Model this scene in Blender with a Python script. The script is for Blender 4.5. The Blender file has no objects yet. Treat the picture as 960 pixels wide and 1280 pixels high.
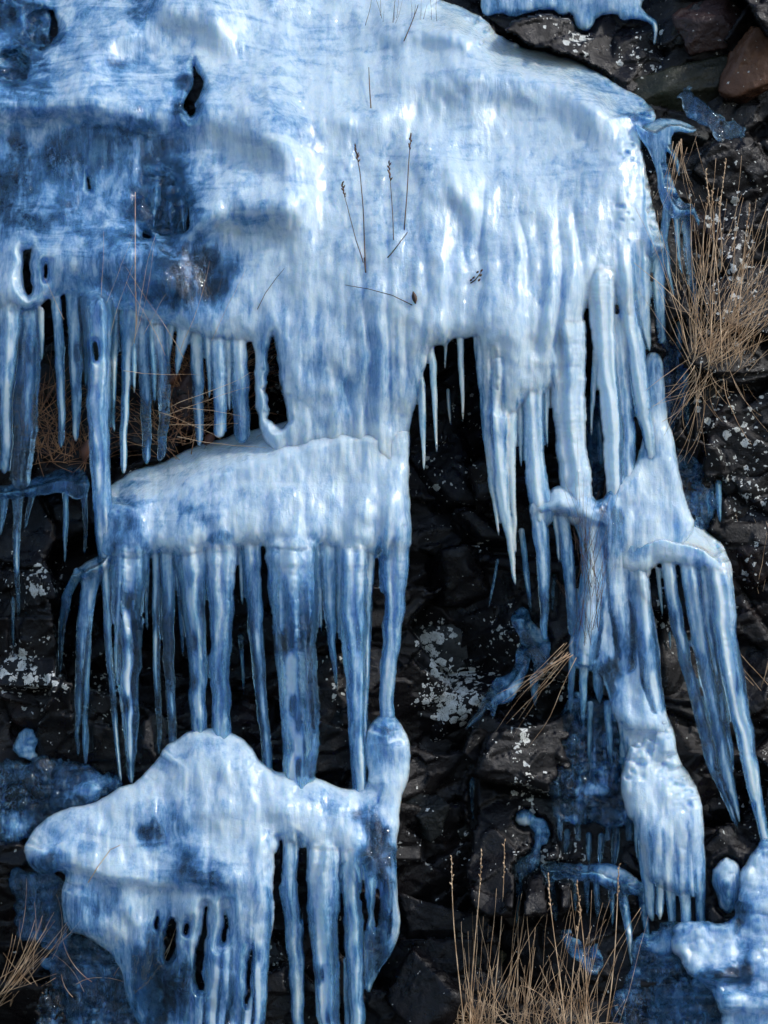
import bpy, math, random
import numpy as np
from mathutils import Vector
random.seed(7)
S = 2.7/960.0                      # metres for one traced unit on the plane y = 0
C = bpy.context.scene.collection
scene = bpy.context.scene

# ------------------------------------------------------------------ camera
CAM = np.array([0.0, -6.5, 1.65]); AIM = np.array([0.0, 0.0, 2.0])
f_ = AIM-CAM; DIST = float(np.linalg.norm(f_)); f_ = f_/DIST
r_ = np.array([1.0, 0, 0]); u_ = np.cross(r_, f_)
cam_d = bpy.data.cameras.new('camera'); cam = bpy.data.objects.new('camera', cam_d); C.objects.link(cam)
cam.location = CAM; cam.rotation_euler = Vector(f_).to_track_quat('-Z', 'Y').to_euler()
cam_d.sensor_fit = 'HORIZONTAL'; cam_d.sensor_width = 36; cam_d.lens = 36*DIST/2.7
cam_d.clip_end = 500; scene.camera = cam

def W(px, py, d):
    """a traced point (px, py) lying d units in front of the plane y=0 -> world metres"""
    px = np.asarray(px, float); py = np.asarray(py, float); d = np.asarray(d, float)
    px, py, d = np.broadcast_arrays(px, py, d)
    a = (px-480)*S; b = (640-py)*S
    dx = a; dy = b*u_[1]+DIST*f_[1]; dz = b*u_[2]+DIST*f_[2]
    t = (-d*S-CAM[1])/dy
    return np.stack([CAM[0]+dx*t, CAM[1]+dy*t, CAM[2]+dz*t], -1)

# ------------------------------------------------------------------ noise
def vnoise(x, y, sx, sy, seed):
    rs = np.random.RandomState(seed); N = 256
    g = rs.rand(N, N)
    u = np.asarray(x)/sx+1000.37; v = np.asarray(y)/sy+1000.11
    iu = np.floor(u).astype(int); iv = np.floor(v).astype(int)
    fu = u-iu; fv = v-iv
    fu = fu*fu*fu*(fu*(fu*6-15)+10); fv = fv*fv*fv*(fv*(fv*6-15)+10)
    a = g[iu % N, iv % N]; b = g[(iu+1) % N, iv % N]; c = g[iu % N, (iv+1) % N]; d = g[(iu+1) % N, (iv+1) % N]
    return ((a*(1-fu)+b*fu)*(1-fv)+(c*(1-fu)+d*fu)*fv)*2-1
def fbm(x, y, sx, sy, seed, n=3):
    o = 0; a = 1; t = 0
    for k in range(n):
        o = o+a*vnoise(x, y, sx/2**k, sy/2**k, seed+k*17); t += a; a *= .5
    return o/t
def sstep(a, b, x):
    t = np.clip((x-a)/(b-a), 0, 1); return t*t*(3-2*t)
def smin(a, b, k):
    h = np.clip(.5+.5*(b-a)/k, 0, 1); return b*(1-h)+a*h-k*h*(1-h)
def smax(a, b, k): return -smin(-a, -b, k)

def chaikin(P, n=2):
    P = np.array(P, float)
    for _ in range(n):
        Q = np.roll(P, -1, 0); P = np.stack([P*.75+Q*.25, P*.25+Q*.75], 1).reshape(-1, 2)
    return P
def poly_sdf(P, X, Y, smooth=1):
    P = chaikin(P, smooth)
    d = np.full(X.shape, 1e9); ins = np.zeros(X.shape, bool)
    for i in range(len(P)):
        ax, ay = P[i-1]; bx, by = P[i]
        ex, ey = bx-ax, by-ay; wx = X-ax; wy = Y-ay
        t = np.clip((wx*ex+wy*ey)/(ex*ex+ey*ey+1e-9), 0, 1)
        d = np.minimum(d, (wx-ex*t)**2+(wy-ey*t)**2)
        c = (ay > Y) != (by > Y)
        if ey != 0: ins ^= c & (X < ex*(Y-ay)/ey+ax)
    d = np.sqrt(d); return np.where(ins, -d, d)

def field(ctrl, X, Y, sig=60):
    """smooth depth through control points (x, y, depth)"""
    n = np.zeros(X.shape); w = np.full(X.shape, 1e-12)
    near = np.full(X.shape, 1e18); nv = np.zeros(X.shape)
    for (cx, cy, v) in ctrl:
        q = ((X-cx)**2+(Y-cy)**2)
        k = np.exp(-q/(2*sig*sig))+1e-3/(1+(q/(sig*sig))**2)
        n += k*v; w += k
    return n/w

# ------------------------------------------------------------------ objects
def tag(o, label=None, cat=None, group=None, kind=None):
    if label: o['label'] = label
    if cat: o['category'] = cat
    if group: o['group'] = group
    if kind: o['kind'] = kind
    return o
def empty(name, loc, label, cat, group=None):
    o = bpy.data.objects.new(name, None); C.objects.link(o); o.location = [float(v) for v in loc]
    o.empty_display_size = .05
    return tag(o, label, cat, group)
def mesh_obj(name, V, F, mat, parent=None, smooth=True, normals=None, attrs=None):
    V = np.asarray(V, float); F = np.asarray(F, int)
    if parent is not None: V = V-np.array(parent.location)
    me = bpy.data.meshes.new(name)
    me.vertices.add(len(V)); me.vertices.foreach_set('co', V.ravel())
    k = F.shape[1]
    me.loops.add(F.size); me.polygons.add(len(F))
    me.loops.foreach_set('vertex_index', F.ravel().astype(np.int32))
    me.polygons.foreach_set('loop_start', np.arange(0, F.size, k, dtype=np.int32))
    me.update(calc_edges=True)
    me.polygons.foreach_set('use_smooth', np.full(len(F), smooth))
    if attrs:
        for an, av in attrs.items():
            at = me.attributes.new(an, 'FLOAT', 'POINT'); at.data.foreach_set('value', np.asarray(av, np.float32))
    me.materials.append(mat)
    if normals is not None: me.normals_split_custom_set_from_vertices(normals)
    o = bpy.data.objects.new(name, me); C.objects.link(o)
    if parent is not None: o.parent = parent
    return o

# ------------------------------------------------------------------ materials
def newmat(name):
    m = bpy.data.materials.new(name); m.use_nodes = True; nt = m.node_tree; nt.nodes.clear()
    return m, nt
def N(nt, t, **kw):
    n = nt.nodes.new(t)
    for k, v in kw.items(): setattr(n, k, v)
    return n
def math_(nt, op, a, b=None, c=None, clamp=False):
    n = N(nt, 'ShaderNodeMath', operation=op, use_clamp=clamp)
    for i, v in enumerate((a, b, c)):
        if v is None: continue
        if isinstance(v, (int, float)): n.inputs[i].default_value = v
        else: nt.links.new(v, n.inputs[i])
    return n.outputs[0]
def noise_(nt, vec, scale, detail=3, rough=.55, dist=0):
    n = N(nt, 'ShaderNodeTexNoise'); n.inputs['Scale'].default_value = scale; n.inputs['Detail'].default_value = detail
    n.inputs['Roughness'].default_value = rough; n.inputs['Distortion'].default_value = dist
    nt.links.new(vec, n.inputs['Vector']); return n.outputs['Fac']
def mapping_(nt, vec, sc, rot=(0, 0, 0)):
    n = N(nt, 'ShaderNodeMapping'); n.inputs['Scale'].default_value = sc; n.inputs['Rotation'].default_value = rot
    nt.links.new(vec, n.inputs['Vector']); return n.outputs[0]
def ramp_(nt, fac, stops):
    n = N(nt, 'ShaderNodeValToRGB'); cr = n.color_ramp
    while len(cr.elements) < len(stops): cr.elements.new(.5)
    for e, (p, c) in zip(cr.elements, stops): e.position = p; e.color = (*c, 1)
    nt.links.new(fac, n.inputs[0]); return n.outputs[0]
def mixc(nt, fac, a, b):
    n = N(nt, 'ShaderNodeMix', data_type='RGBA')
    if isinstance(fac, (int, float)): n.inputs[0].default_value = fac
    else: nt.links.new(fac, n.inputs[0])
    for i, v in ((6, a), (7, b)):
        if isinstance(v, tuple): n.inputs[i].default_value = (*v, 1)
        else: nt.links.new(v, n.inputs[i])
    return n.outputs[2]

def ice_material():
    m, nt = newmat('ice'); L = nt.links.new
    geo = N(nt, 'ShaderNodeNewGeometry'); P = geo.outputs['Position']
    at = N(nt, 'ShaderNodeAttribute', attribute_name='cloud')
    ic = N(nt, 'ShaderNodeAttribute', attribute_name='ribbed').outputs['Fac']
    streak = noise_(nt, mapping_(nt, P, (18, 18, 3.6)), 1.0, 4, .55, .8)
    lump = noise_(nt, mapping_(nt, P, (5, 5, 3.2)), 1.0, 3, .5, .6)
    fine = noise_(nt, mapping_(nt, P, (70, 70, 30)), 1.0, 4, .65, .8)
    s = math_(nt, 'ADD', math_(nt, 'MULTIPLY', math_(nt, 'SUBTRACT', streak, .5), 1.2),
              math_(nt, 'MULTIPLY', math_(nt, 'SUBTRACT', lump, .5), 1.3))
    s = math_(nt, 'ADD', s, math_(nt, 'MULTIPLY', math_(nt, 'SUBTRACT', fine, .5), .6))
    lines = noise_(nt, mapping_(nt, P, (42, 42, 2.6)), 1.0, 4, .6, .5)
    fall = N(nt, 'ShaderNodeAttribute', attribute_name='fall').outputs['Fac']
    bands = noise_(nt, mapping_(nt, P, (4.5, 4.5, 15), (0, .12, 0)), 1.0, 4, .55, 1.4)
    s = math_(nt, 'ADD', s, math_(nt, 'MULTIPLY', math_(nt, 'SUBTRACT', lines, .5), math_(nt, 'MULTIPLY', fall, .95)))
    s = math_(nt, 'ADD', s, math_(nt, 'MULTIPLY', math_(nt, 'SUBTRACT', bands, .5), math_(nt, 'MULTIPLY', math_(nt, 'SUBTRACT', 1.0, fall), 1.6)))
    amp = math_(nt, 'SUBTRACT', 1.05, math_(nt, 'MULTIPLY', math_(nt, 'MAXIMUM', at.outputs['Fac'], 0.0), .5))
    c = math_(nt, 'ADD', math_(nt, 'MULTIPLY', at.outputs['Fac'], 1.2), math_(nt, 'MULTIPLY', s, amp))
    mr = N(nt, 'ShaderNodeMapRange', interpolation_type='SMOOTHSTEP'); L(c, mr.inputs[0])
    mr.inputs[1].default_value = .0; mr.inputs[2].default_value = 1.15; mr.inputs[3].default_value = .02; mr.inputs[4].default_value = .84
    c = mr.outputs[0]
    vein = noise_(nt, mapping_(nt, P, (13, 13, 7)), 1.0, 5, .7, 1.5)
    vein = math_(nt, 'SUBTRACT', 1.0, math_(nt, 'MULTIPLY', math_(nt, 'ABSOLUTE', math_(nt, 'SUBTRACT', vein, .5)), 90.0), clamp=True)
    c = math_(nt, 'MAXIMUM', c, math_(nt, 'MULTIPLY', vein, math_(nt, 'SUBTRACT', noise_(nt, P, 5, 2), .15)))
    ribs = math_(nt, 'MULTIPLY', noise_(nt, mapping_(nt, P, (40, 40, 72)), 1.0, 2, .5, 1.0), ic)
    seams = noise_(nt, mapping_(nt, P, (60, 60, 11)), 1.0, 3, .55, .8)
    med = noise_(nt, P, 38, 3, .5, .6)
    h = math_(nt, 'ADD', math_(nt, 'MULTIPLY', ribs, .3), math_(nt, 'MULTIPLY', seams, 1.0))
    h = math_(nt, 'ADD', h, math_(nt, 'MULTIPLY', med, .45)); h = math_(nt, 'ADD', h, math_(nt, 'MULTIPLY', noise_(nt, mapping_(nt, P, (55, 55, 100)), 1.0, 3, .6, 1.2), .45))
    b = N(nt, 'ShaderNodeBump'); b.inputs['Strength'].default_value = .6; b.inputs['Distance'].default_value = .008
    L(h, b.inputs['Height'])
    clear = N(nt, 'ShaderNodeBsdfPrincipled')
    clear.inputs['Base Color'].default_value = (.55, .84, 1.0, 1); clear.inputs['Roughness'].default_value = .05
    clear.inputs['IOR'].default_value = 1.31; clear.inputs['Transmission Weight'].default_value = 1
    L(b.outputs[0], clear.inputs['Normal'])
    cl = N(nt, 'ShaderNodeBsdfPrincipled')
    q = math_(nt, 'ADD', math_(nt, 'MULTIPLY', c, .72), math_(nt, 'ADD', math_(nt, 'MULTIPLY', lines, .22), math_(nt, 'MULTIPLY', fine, .2)))
    L(ramp_(nt, q, [(.20, (.045, .22, .50)), (.50, (.23, .53, .92)), (.88, (.76, .87, 1.0))]), cl.inputs['Base Color'])
    L(ramp_(nt, lump, [(.35, (.06,)*3), (.65, (.28,)*3)]), cl.inputs['Roughness'])
    cl.inputs['IOR'].default_value = 1.31; L(b.outputs[0], cl.inputs['Coat Normal'])
    b2 = N(nt, 'ShaderNodeBump'); b2.inputs['Strength'].default_value = .22; b2.inputs['Distance'].default_value = .008; L(h, b2.inputs['Height']); L(b2.outputs[0], cl.inputs['Normal'])
    cl.inputs['Coat Weight'].default_value = 1.0; cl.inputs['Coat Roughness'].default_value = .05; cl.inputs['Coat IOR'].default_value = 1.5
    cl.inputs['Subsurface Weight'].default_value = 1.0; cl.inputs['Subsurface Scale'].default_value = .04
    cl.inputs['Subsurface Radius'].default_value = (.55, .75, 1)
    fin = N(nt, 'ShaderNodeMixShader'); L(c, fin.inputs[0]); L(clear.outputs[0], fin.inputs[1]); L(cl.outputs[0], fin.inputs[2])
    out = N(nt, 'ShaderNodeOutputMaterial'); L(fin.outputs[0], out.inputs[0])
    return m
ICE = ice_material()

def rock_material(name, dark, mid, tint, lich_bias=0.0, use_attr=True):
    m, nt = newmat(name); L = nt.links.new
    geo = N(nt, 'ShaderNodeNewGeometry'); P = geo.outputs['Position']
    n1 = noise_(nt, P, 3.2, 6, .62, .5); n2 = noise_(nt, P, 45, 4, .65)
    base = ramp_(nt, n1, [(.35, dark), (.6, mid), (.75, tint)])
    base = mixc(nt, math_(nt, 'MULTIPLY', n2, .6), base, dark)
    # lichen crusts: white grey spots whose density is set per vertex
    at = N(nt, 'ShaderNodeAttribute', attribute_name='lichen')
    wob = N(nt, 'ShaderNodeVectorMath', operation='ADD')
    nz = N(nt, 'ShaderNodeTexNoise'); nz.inputs['Scale'].default_value = 60; L(P, nz.inputs['Vector'])
    sc = N(nt, 'ShaderNodeVectorMath', operation='SCALE'); L(nz.outputs['Color'], sc.inputs[0]); sc.inputs['Scale'].default_value = .03
    L(P, wob.inputs[0]); L(sc.outputs[0], wob.inputs[1])
    spots = None
    for scale, thr in ((30, .23), (70, .24)):
        v = N(nt, 'ShaderNodeTexVoronoi'); v.inputs['Scale'].default_value = scale; L(wob.outputs[0], v.inputs['Vector'])
        sep = N(nt, 'ShaderNodeSeparateColor'); L(v.outputs['Color'], sep.inputs[0])
        size = math_(nt, 'MULTIPLY', math_(nt, 'SUBTRACT', math_(nt, 'ADD', sep.outputs[0], at.outputs['Fac']), .93), 1.6, clamp=True)
        size = math_(nt, 'MINIMUM', size, .62)
        s = math_(nt, 'GREATER_THAN', math_(nt, 'SUBTRACT', size, v.outputs['Distance']), 0.0)
        s = math_(nt, 'MULTIPLY', s, math_(nt, 'GREATER_THAN', size, .06))
        spots = s if spots is None else math_(nt, 'MAXIMUM', spots, s)
    ln = noise_(nt, P, 220, 3, .7)
    spots = math_(nt, 'MULTIPLY', spots, math_(nt, 'GREATER_THAN', ln, .40))
    lc = ramp_(nt, noise_(nt, P, 25, 2), [(.3, (.42, .43, .38)), (.7, (.75, .76, .74))])
    col = mixc(nt, spots, base, lc)
    p = N(nt, 'ShaderNodeBsdfPrincipled'); L(col, p.inputs['Base Color'])
    rg = ramp_(nt, noise_(nt, P, 14, 4, .6), [(.38, (.16,)*3), (.6, (.6,)*3)])
    p.inputs['Specular IOR Level'].default_value = .32
    L(mixc(nt, spots, rg, (.9, .9, .9)), p.inputs['Roughness'])
    h = math_(nt, 'ADD', math_(nt, 'MULTIPLY', noise_(nt, P, 30, 6, .65), 1.0), math_(nt, 'MULTIPLY', spots, .12))
    b = N(nt, 'ShaderNodeBump'); b.inputs['Strength'].default_value = .6; b.inputs['Distance'].default_value = .015
    L(h, b.inputs['Height']); L(b.outputs[0], p.inputs['Normal'])
    out = N(nt, 'ShaderNodeOutputMaterial'); L(p.outputs[0], out.inputs[0])
    return m
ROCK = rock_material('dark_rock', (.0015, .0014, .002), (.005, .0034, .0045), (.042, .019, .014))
ROCK_BROWN = rock_material('brown_rock', (.02, .010, .009), (.055, .028, .022), (.17, .09, .06))
ROCK_MOSS = rock_material('mossy_rock', (.012, .012, .008), (.03, .032, .016), (.07, .07, .045))
ROCK_PALE = rock_material('pale_rock', (.006, .007, .007), (.018, .021, .020), (.06, .06, .05))
def flat_material(name, c1, c2, rough=.7, transl=0):
    m, nt = newmat(name); L = nt.links.new
    geo = N(nt, 'ShaderNodeNewGeometry')
    p = N(nt, 'ShaderNodeBsdfPrincipled'); p.inputs['Roughness'].default_value = rough
    L(ramp_(nt, noise_(nt, geo.outputs['Position'], 18, 3), [(.35, c1), (.65, c2)]), p.inputs['Base Color'])
    out = N(nt, 'ShaderNodeOutputMaterial'); L(p.outputs[0], out.inputs[0]); return m
STRAW = flat_material('dry_grass', (.34, .20, .10), (.84, .60, .38))
STRAW_RED = flat_material('rusty_straw', (.20, .08, .035), (.55, .27, .12))
STRAW_DARK = flat_material('dark_straw', (.035, .02, .014), (.16, .09, .05))
LEAF = flat_material('dead_leaf', (.06, .02, .01), (.16, .05, .02), .5)
GROUND = flat_material('ground', (.05, .045, .04), (.12, .11, .09), .9)

# ------------------------------------------------------------------ depth of the cliff
CL = [(-400, -300, -420), (0, -150, -260), (480, -200, -300), (960, -200, -300), (1400, -200, -300),
      (0, 0, -150), (240, 0, -150), (480, 0, -190), (720, 0, -200), (960, 0, -150),
      (0, 120, -80), (240, 120, -95), (480, 120, -95), (700, 120, -110), (880, 100, -110), (960, 100, -90),
      (0, 250, -45), (150, 250, -45), (300, 250, -45), (480, 250, -45), (700, 250, -50), (880, 250, -60), (960, 250, -50),
      (0, 350, -30), (150, 350, -40), (300, 350, -20), (480, 370, -20), (700, 370, -30), (880, 400, -45), (980, 400, -45),
      (20, 480, -70), (150, 480, -80), (280, 480, -65), (400, 480, -15), (560, 480, -60), (700, 480, -50), (850, 500, -40), (980, 500, -45),
      (20, 600, -40), (150, 610, -10), (300, 610, 10), (420, 620, 15), (560, 620, -50), (700, 620, -35), (800, 640, -10), (940, 640, -40),
      (20, 750, -25), (150, 750, -5), (300, 750, -5), (430, 750, -5), (560, 750, -45), (700, 750, -25), (800, 760, 0), (940, 780, -30),
      (20, 880, 0), (150, 890, 5), (300, 890, 10), (430, 900, 10), (580, 880, -15), (700, 890, -5), (800, 900, 10), (940, 900, -10),
      (20, 1020, 30), (150, 1020, 60), (300, 1020, 70), (430, 1040, 55), (580, 1020, 0), (700, 1000, 20), (820, 1020, 45), (940, 1020, 20),
      (20, 1150, 40), (150, 1150, 70), (300, 1150, 60), (430, 1150, 50), (580, 1150, 20), (700, 1130, 35), (820, 1130, 55), (940, 1130, 70),
      (20, 1280, 80), (150, 1280, 95), (300, 1280, 60), (430, 1280, 55), (580, 1280, 70), (700, 1280, 85), (820, 1280, 80), (940, 1280, 110),
      (-300, 1280, 70), (-300, 700, -20), (-300, 250, -60), (1300, 1280, 90), (1300, 700, -20), (1300, 250, -60),
      (0, 1450, 110), (480, 1450, 110), (960, 1450, 130)]
def cliff_depth(X, Y):
    return field(CL, X, Y, 62)

# ------------------------------------------------------------------ ice layers
G = 1.5
FRONTS = []; BODIES = []        # (bbox arrays) used to keep the cliff behind the ice bodies
def interp_ic(pts, Y):
    ys = [p[1] for p in pts]
    return np.interp(Y, ys, [p[0] for p in pts]), np.interp(Y, ys, [p[2] for p in pts])

def comps(mask):
    todo = mask.copy(); out = []
    nx_, ny_ = mask.shape
    for a, b in zip(*np.nonzero(mask)):
        if not todo[a, b]: continue
        st = [(a, b)]; todo[a, b] = False; cur = []
        while st:
            i, j = st.pop(); cur.append((i, j))
            for p, q in ((i+1, j), (i-1, j), (i, j+1), (i, j-1)):
                if 0 <= p < nx_ and 0 <= q < ny_ and todo[p, q]: todo[p, q] = False; st.append((p, q))
        out.append(np.array(cur))
    return out
def prune(mask, n):
    cs = comps(mask); big = max(len(c) for c in cs)
    for c in cs:
        if len(c) < min(n, big): mask[c[:, 0], c[:, 1]] = False
    return mask

def build_layer(name, label, cat, bbox, polys, icicles, depth_ctrl, group=None, T=14, k=6, holes=(), steps=(),
                cloud=.6, clouds=(), ic_cloud=None, seed=1, warp=3, lump=5, flute=2.5, flat=.9, edge=None,
                sheet_name='ice_sheet', dsig=60, bubbles=0, breakup=0, split_shift=0, flutes=(), fat=1.0, bond=None):
    """polys: outlines of the sheet.  icicle: (points[(x,y,r)...], options)"""
    x0, y0, x1, y1 = bbox
    xs = np.arange(x0, x1+G, G); ys = np.arange(y0, y1+G, G)
    X, Y = np.meshgrid(xs, ys, indexing='ij')
    XW = X+fbm(X, Y, 26, 34, seed, 3)*warp; YW = Y+fbm(X, Y, 26, 34, seed+5, 3)*warp
    body = np.full(X.shape, 1e3)
    for P in polys: body = smin(body, poly_sdf(P, XW, YW), k)
    if breakup: body = body+breakup*(fbm(X, Y, 22, 18, seed+50, 3)*1.6+.15)
    D = field(depth_ctrl, X, Y, dsig) if depth_ctrl is not None else cliff_depth(X, Y)+6
    for (curve, amp, up, dn) in steps:
        cx = [c[0] for c in curve]; cy = [c[1] for c in curve]
        q = Y-np.interp(X, cx, cy)-fbm(X, Y, 30, 30, seed+9, 2)*4
        fade = sstep(cx[0]-25, cx[0]+35, X)*(1-sstep(cx[-1]-35, cx[-1]+25, X))
        amp_ = amp*(1.3+.7*fbm(X, Y, 60, 60, seed+8, 1)); D = D+fade*amp_*np.where(q < 0, np.exp(-(q/up)**2), np.exp(-(q/dn)**2))
    if bond is None: bond = 1.0 if polys and depth_ctrl is not None and len(icicles) > 1 else 0.0
    if bond:      # upper and side edges run out onto the rock
        gxx, gyy = np.gradient(body, G)
        bw = bond*sstep(-46, -2, body)*sstep(-.1, -.75, gyy)
        D = D*(1-bw)+np.minimum(D, cliff_depth(X, Y)+9)*bw
    # sheet thickness
    d = np.clip(-body, 0, None); R = T if edge is None else edge
    prof = np.sqrt(np.clip(1-(1-np.clip(d/R, 0, 1))**2, 0, 1))
    hb = T*prof
    front_add = (fbm(X, Y, 55, 75, seed+20, 3)*lump+fbm(X, Y, 15, 70, seed+30, 3)*flute+fbm(X, Y, 9, 11, seed+40, 2)*.5)*prof
    front_add = front_add+fbm(X, Y, 22, 26, seed+25, 2)*lump*.2*prof
    for (fa, fb_, fc, fd, am) in flutes:
        fw = sstep(fa-15, fa+25, X)*(1-sstep(fb_-15, fb_+15, X))*sstep(fc-50, fc+60, Y)*(1-sstep(fd-20, fd+20, Y))
        wx = X+fbm(X, Y, 60, 90, seed+44, 2)*9
        front_add = front_add+fw*(np.abs(vnoise(wx, Y, 24, 210, seed+46))*1.6-.7+vnoise(wx, Y, 10, 110, seed+47)*.3)*am*prof
    sdf = body.copy(); H = hb.copy(); ribd = np.zeros(X.shape)
    rs = np.random.RandomState(seed+99)
    ics = []; wsum = np.exp(-np.clip(body, -16, 60)/5.0); msum = wsum*D; best = np.full(X.shape, 1e3); who = np.full(X.shape, -1)
    cl = np.full(X.shape, float(cloud)); own = []
    XC = X+fbm(X, Y, 30, 30, seed+70, 3)*20; YC = Y+fbm(X, Y, 30, 30, seed+72, 3)*20
    for (cx, cy, rx, ry, v) in clouds:
        w = np.exp(-(((XC-cx)/rx)**2+((YC-cy)/ry)**2)**1.2); cl = cl*(1-w)+v*w
    for i, it in enumerate(icicles):
        pts, op = it if isinstance(it, tuple) and isinstance(it[1], dict) else (it, {})
        ya = pts[0][1]; yb = pts[-1][1]
        cx, r = interp_ic(pts, Y); r = r*np.interp(r, [3, 8], [1.0, fat])
        ph = rs.rand()*50
        cx = cx+vnoise(Y, Y*0, 22, 1, seed*3+i)*min(1.3, .35+pts[0][2]*.08)*sstep(ya, ya+40, Y)+vnoise(Y, Y*0, 70, 1, seed*5+i)*1.2*sstep(ya, ya+60, Y)
        ph1 = vnoise(Y, X*0, 9, 1, seed*7+i)+fbm(X, Y, 14, 20, seed*3+i, 2)*1.3
        rib = 1+.05*sstep(-.3, .8, vnoise(X, Y, 30, 45, seed*17+i))*np.sin(Y*2*math.pi/6.3+ph+ph1*3.2)*np.clip(3/np.maximum(r, 1), .3, 1)+.05*vnoise(Y, X*0, 15, 1, seed*11+i)+.03*vnoise(X, Y, 6, 5, seed*13+i)
        r = r*rib
        if not op.get('land'):
            r = r*np.sqrt(np.clip((yb-Y)/9.0, 0, 1))
        slope = np.abs(np.gradient(cx, axis=1))/G
        s = (np.abs(X-cx)-r)/np.sqrt(1+slope**2)
        r0 = pts[0][2]; s = np.where(Y < ya, np.sqrt((X-pts[0][0])**2+(Y-ya)**2)-r0, s)
        s = np.where(Y > yb, np.sqrt((X-pts[-1][0])**2+(Y-yb)**2)-(pts[-1][2] if op.get('land') else 0), s)
        kk = min(op.get('k', k), 4)*.8
        sdf = smin(sdf, s, kk)
        hh = np.sqrt(np.clip(r*r-(X-cx)**2, 0, None))*flat*(sstep(ya-45, ya+25, Y) if polys else 1)
        hh = hh*(1+np.clip((r-5)/8, 0, 1)*.16*np.cos(2.2*math.pi*(X-cx)/np.maximum(r, 1)+ph+1.5*vnoise(Y, X*0, 60, 1, seed*23+i)))
        H = smax(H, np.where(s < 3, hh, 0), 2.5)
        up = np.clip((ya+30-Y)/max(op.get('ridge', 110), 1), 0, 1)
        front_add = front_add+pts[0][2]*.42*np.exp(-((X-cx)/(pts[0][2]*1.0+2))**2)*np.where(Y < ya+30, (1-up)*up*4*.8, 0)*prof
        Di = op.get('d')
        if Di is None:
            ix = int(np.clip((pts[0][0]-x0)/G, 0, len(xs)-1)); iy = int(np.clip((ya-y0)/G, 0, len(ys)-1)); Di = D[ix, iy]+rs.uniform(-3, 3)
        Di = Di+op.get('dd', 0)
        w = np.exp(-np.clip(s, -16, 60)/5.0)*sstep(ya-25, ya+35, Y)
        wsum = wsum+w; msum = msum+w*Di
        near = (s < best) & (Y > ya+split_shift); best = np.where(near, s, best); who = np.where(near, i, who)
        ci = op.get('c', ic_cloud if ic_cloud is not None else cloud)+rs.uniform(-.08, .08); ci = ci-.05*sstep(.95, .6, ci)
        core = op.get('core', rs.uniform(.0, .7)); off = rs.uniform(-.35, .35)
        ww = sstep(3, -1, s)*sstep(ya-30, ya+25, Y)
        edgy = np.clip(np.abs(X-cx)/np.maximum(r, .8), 0, 1.2)**3
        band = np.exp(-((X-cx-off*r)/(.30*r+.6))**2)
        wc_ = sstep(3, -1, s)*sstep(ya-60, ya+(130 if polys else 10), Y)
        cl = cl*(1-wc_)+(ci+core*band*(.55+.9*vnoise(X, Y, 9, 26, seed*19+i))-.42*edgy*sstep(1.05, .7, ci))*wc_; ribd = np.maximum(ribd, ww)
    for hp in holes: sdf = smax(sdf, -poly_sdf(hp, XW+fbm(X, Y, 15, 22, seed+61, 3)*4.5, YW+fbm(X, Y, 15, 22, seed+63, 3)*6), 1)
    dd = np.clip(-sdf, 0, None)
    mid = msum/wsum
    edge_h = np.sqrt(np.clip(2*4.0*dd-0, 0, 16*4)) ; edge_h = np.minimum(edge_h, 6)
    lim = np.sqrt(np.clip(dd*(26+dd), 0, None))
    tf = smax(H, edge_h*.75, 2)+front_add
    if bubbles: tf = tf+bubbles*np.abs(fbm(X, Y, 20, 16, seed+77, 2))*1.9+bubbles*.12*np.abs(fbm(X, Y, 7, 7, seed+79, 1))
    tf = np.maximum(np.minimum(tf, lim+.3), .25); tb = np.maximum(np.minimum(smax(H, edge_h*.75, 2)*.8, lim), .25)
    act = sdf < .55*G
    cell = act[:-1, :-1] & act[1:, :-1] & act[1:, 1:] & act[:-1, 1:]
    cell = prune(cell, 70)
    # ---- cells, boundary snapped onto the outline
    pad = np.zeros((cell.shape[0]+2, cell.shape[1]+2), bool); pad[1:-1, 1:-1] = cell
    cnt = pad[:-1, :-1].astype(int)+pad[1:, :-1]+pad[:-1, 1:]+pad[1:, 1:]
    used = cnt > 0; bnd = used & (cnt < 4)
    gx, gy = np.gradient(sdf, G); gl = np.sqrt(gx*gx+gy*gy)+1e-6
    mv = np.clip(sdf, -G, G)*bnd
    PX = X-mv*gx/gl; PY = Y-mv*gy/gl
    tf = np.where(bnd, 0, tf); tb = np.where(bnd, 0, tb)
    Vf = W(PX, PY, mid+tf); Vb = W(PX, PY, mid-tb)
    idf = -np.ones(X.shape, int); idf[used] = np.arange(used.sum()); nf = used.sum()
    inner = used & ~bnd
    idb = idf.copy(); idb[inner] = nf+np.arange(inner.sum())
    V = np.concatenate([Vf[used], Vb[inner]]); CLD = np.concatenate([cl[used], cl[inner]]); RIB = np.concatenate([ribd[used], ribd[inner]]); fall = 1-sstep(.10, .42, np.abs(np.gradient(D, G, axis=1))); fall = np.maximum(fall, ribd); FALL = np.concatenate([fall[used], fall[inner]])
    ci_, cj_ = np.nonzero(cell)
    Ff = np.stack([idf[ci_, cj_], idf[ci_, cj_+1], idf[ci_+1, cj_+1], idf[ci_+1, cj_]], 1)
    Fb = np.stack([idb[ci_, cj_], idb[ci_+1, cj_], idb[ci_+1, cj_+1], idb[ci_, cj_+1]], 1)
    keep = (Ff != Fb[:, [0, 3, 2, 1]]).any(1)
    F = np.concatenate([Ff, Fb[keep]])
    # normals for the whole body so that the joints between parts do not show
    a = V[F[:, 0]]; nrm = np.cross(V[F[:, 2]]-a, V[F[:, 3]]-V[F[:, 1]])
    vn = np.zeros_like(V)
    for q in range(4): np.add.at(vn, F[:, q], nrm)
    vn /= np.linalg.norm(vn, axis=1)[:, None]+1e-12
    # part of every cell
    wg = np.where(best < body-1.0, who, -1)[:-1, :-1]; wg = np.where(cell, wg, -9)
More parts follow.
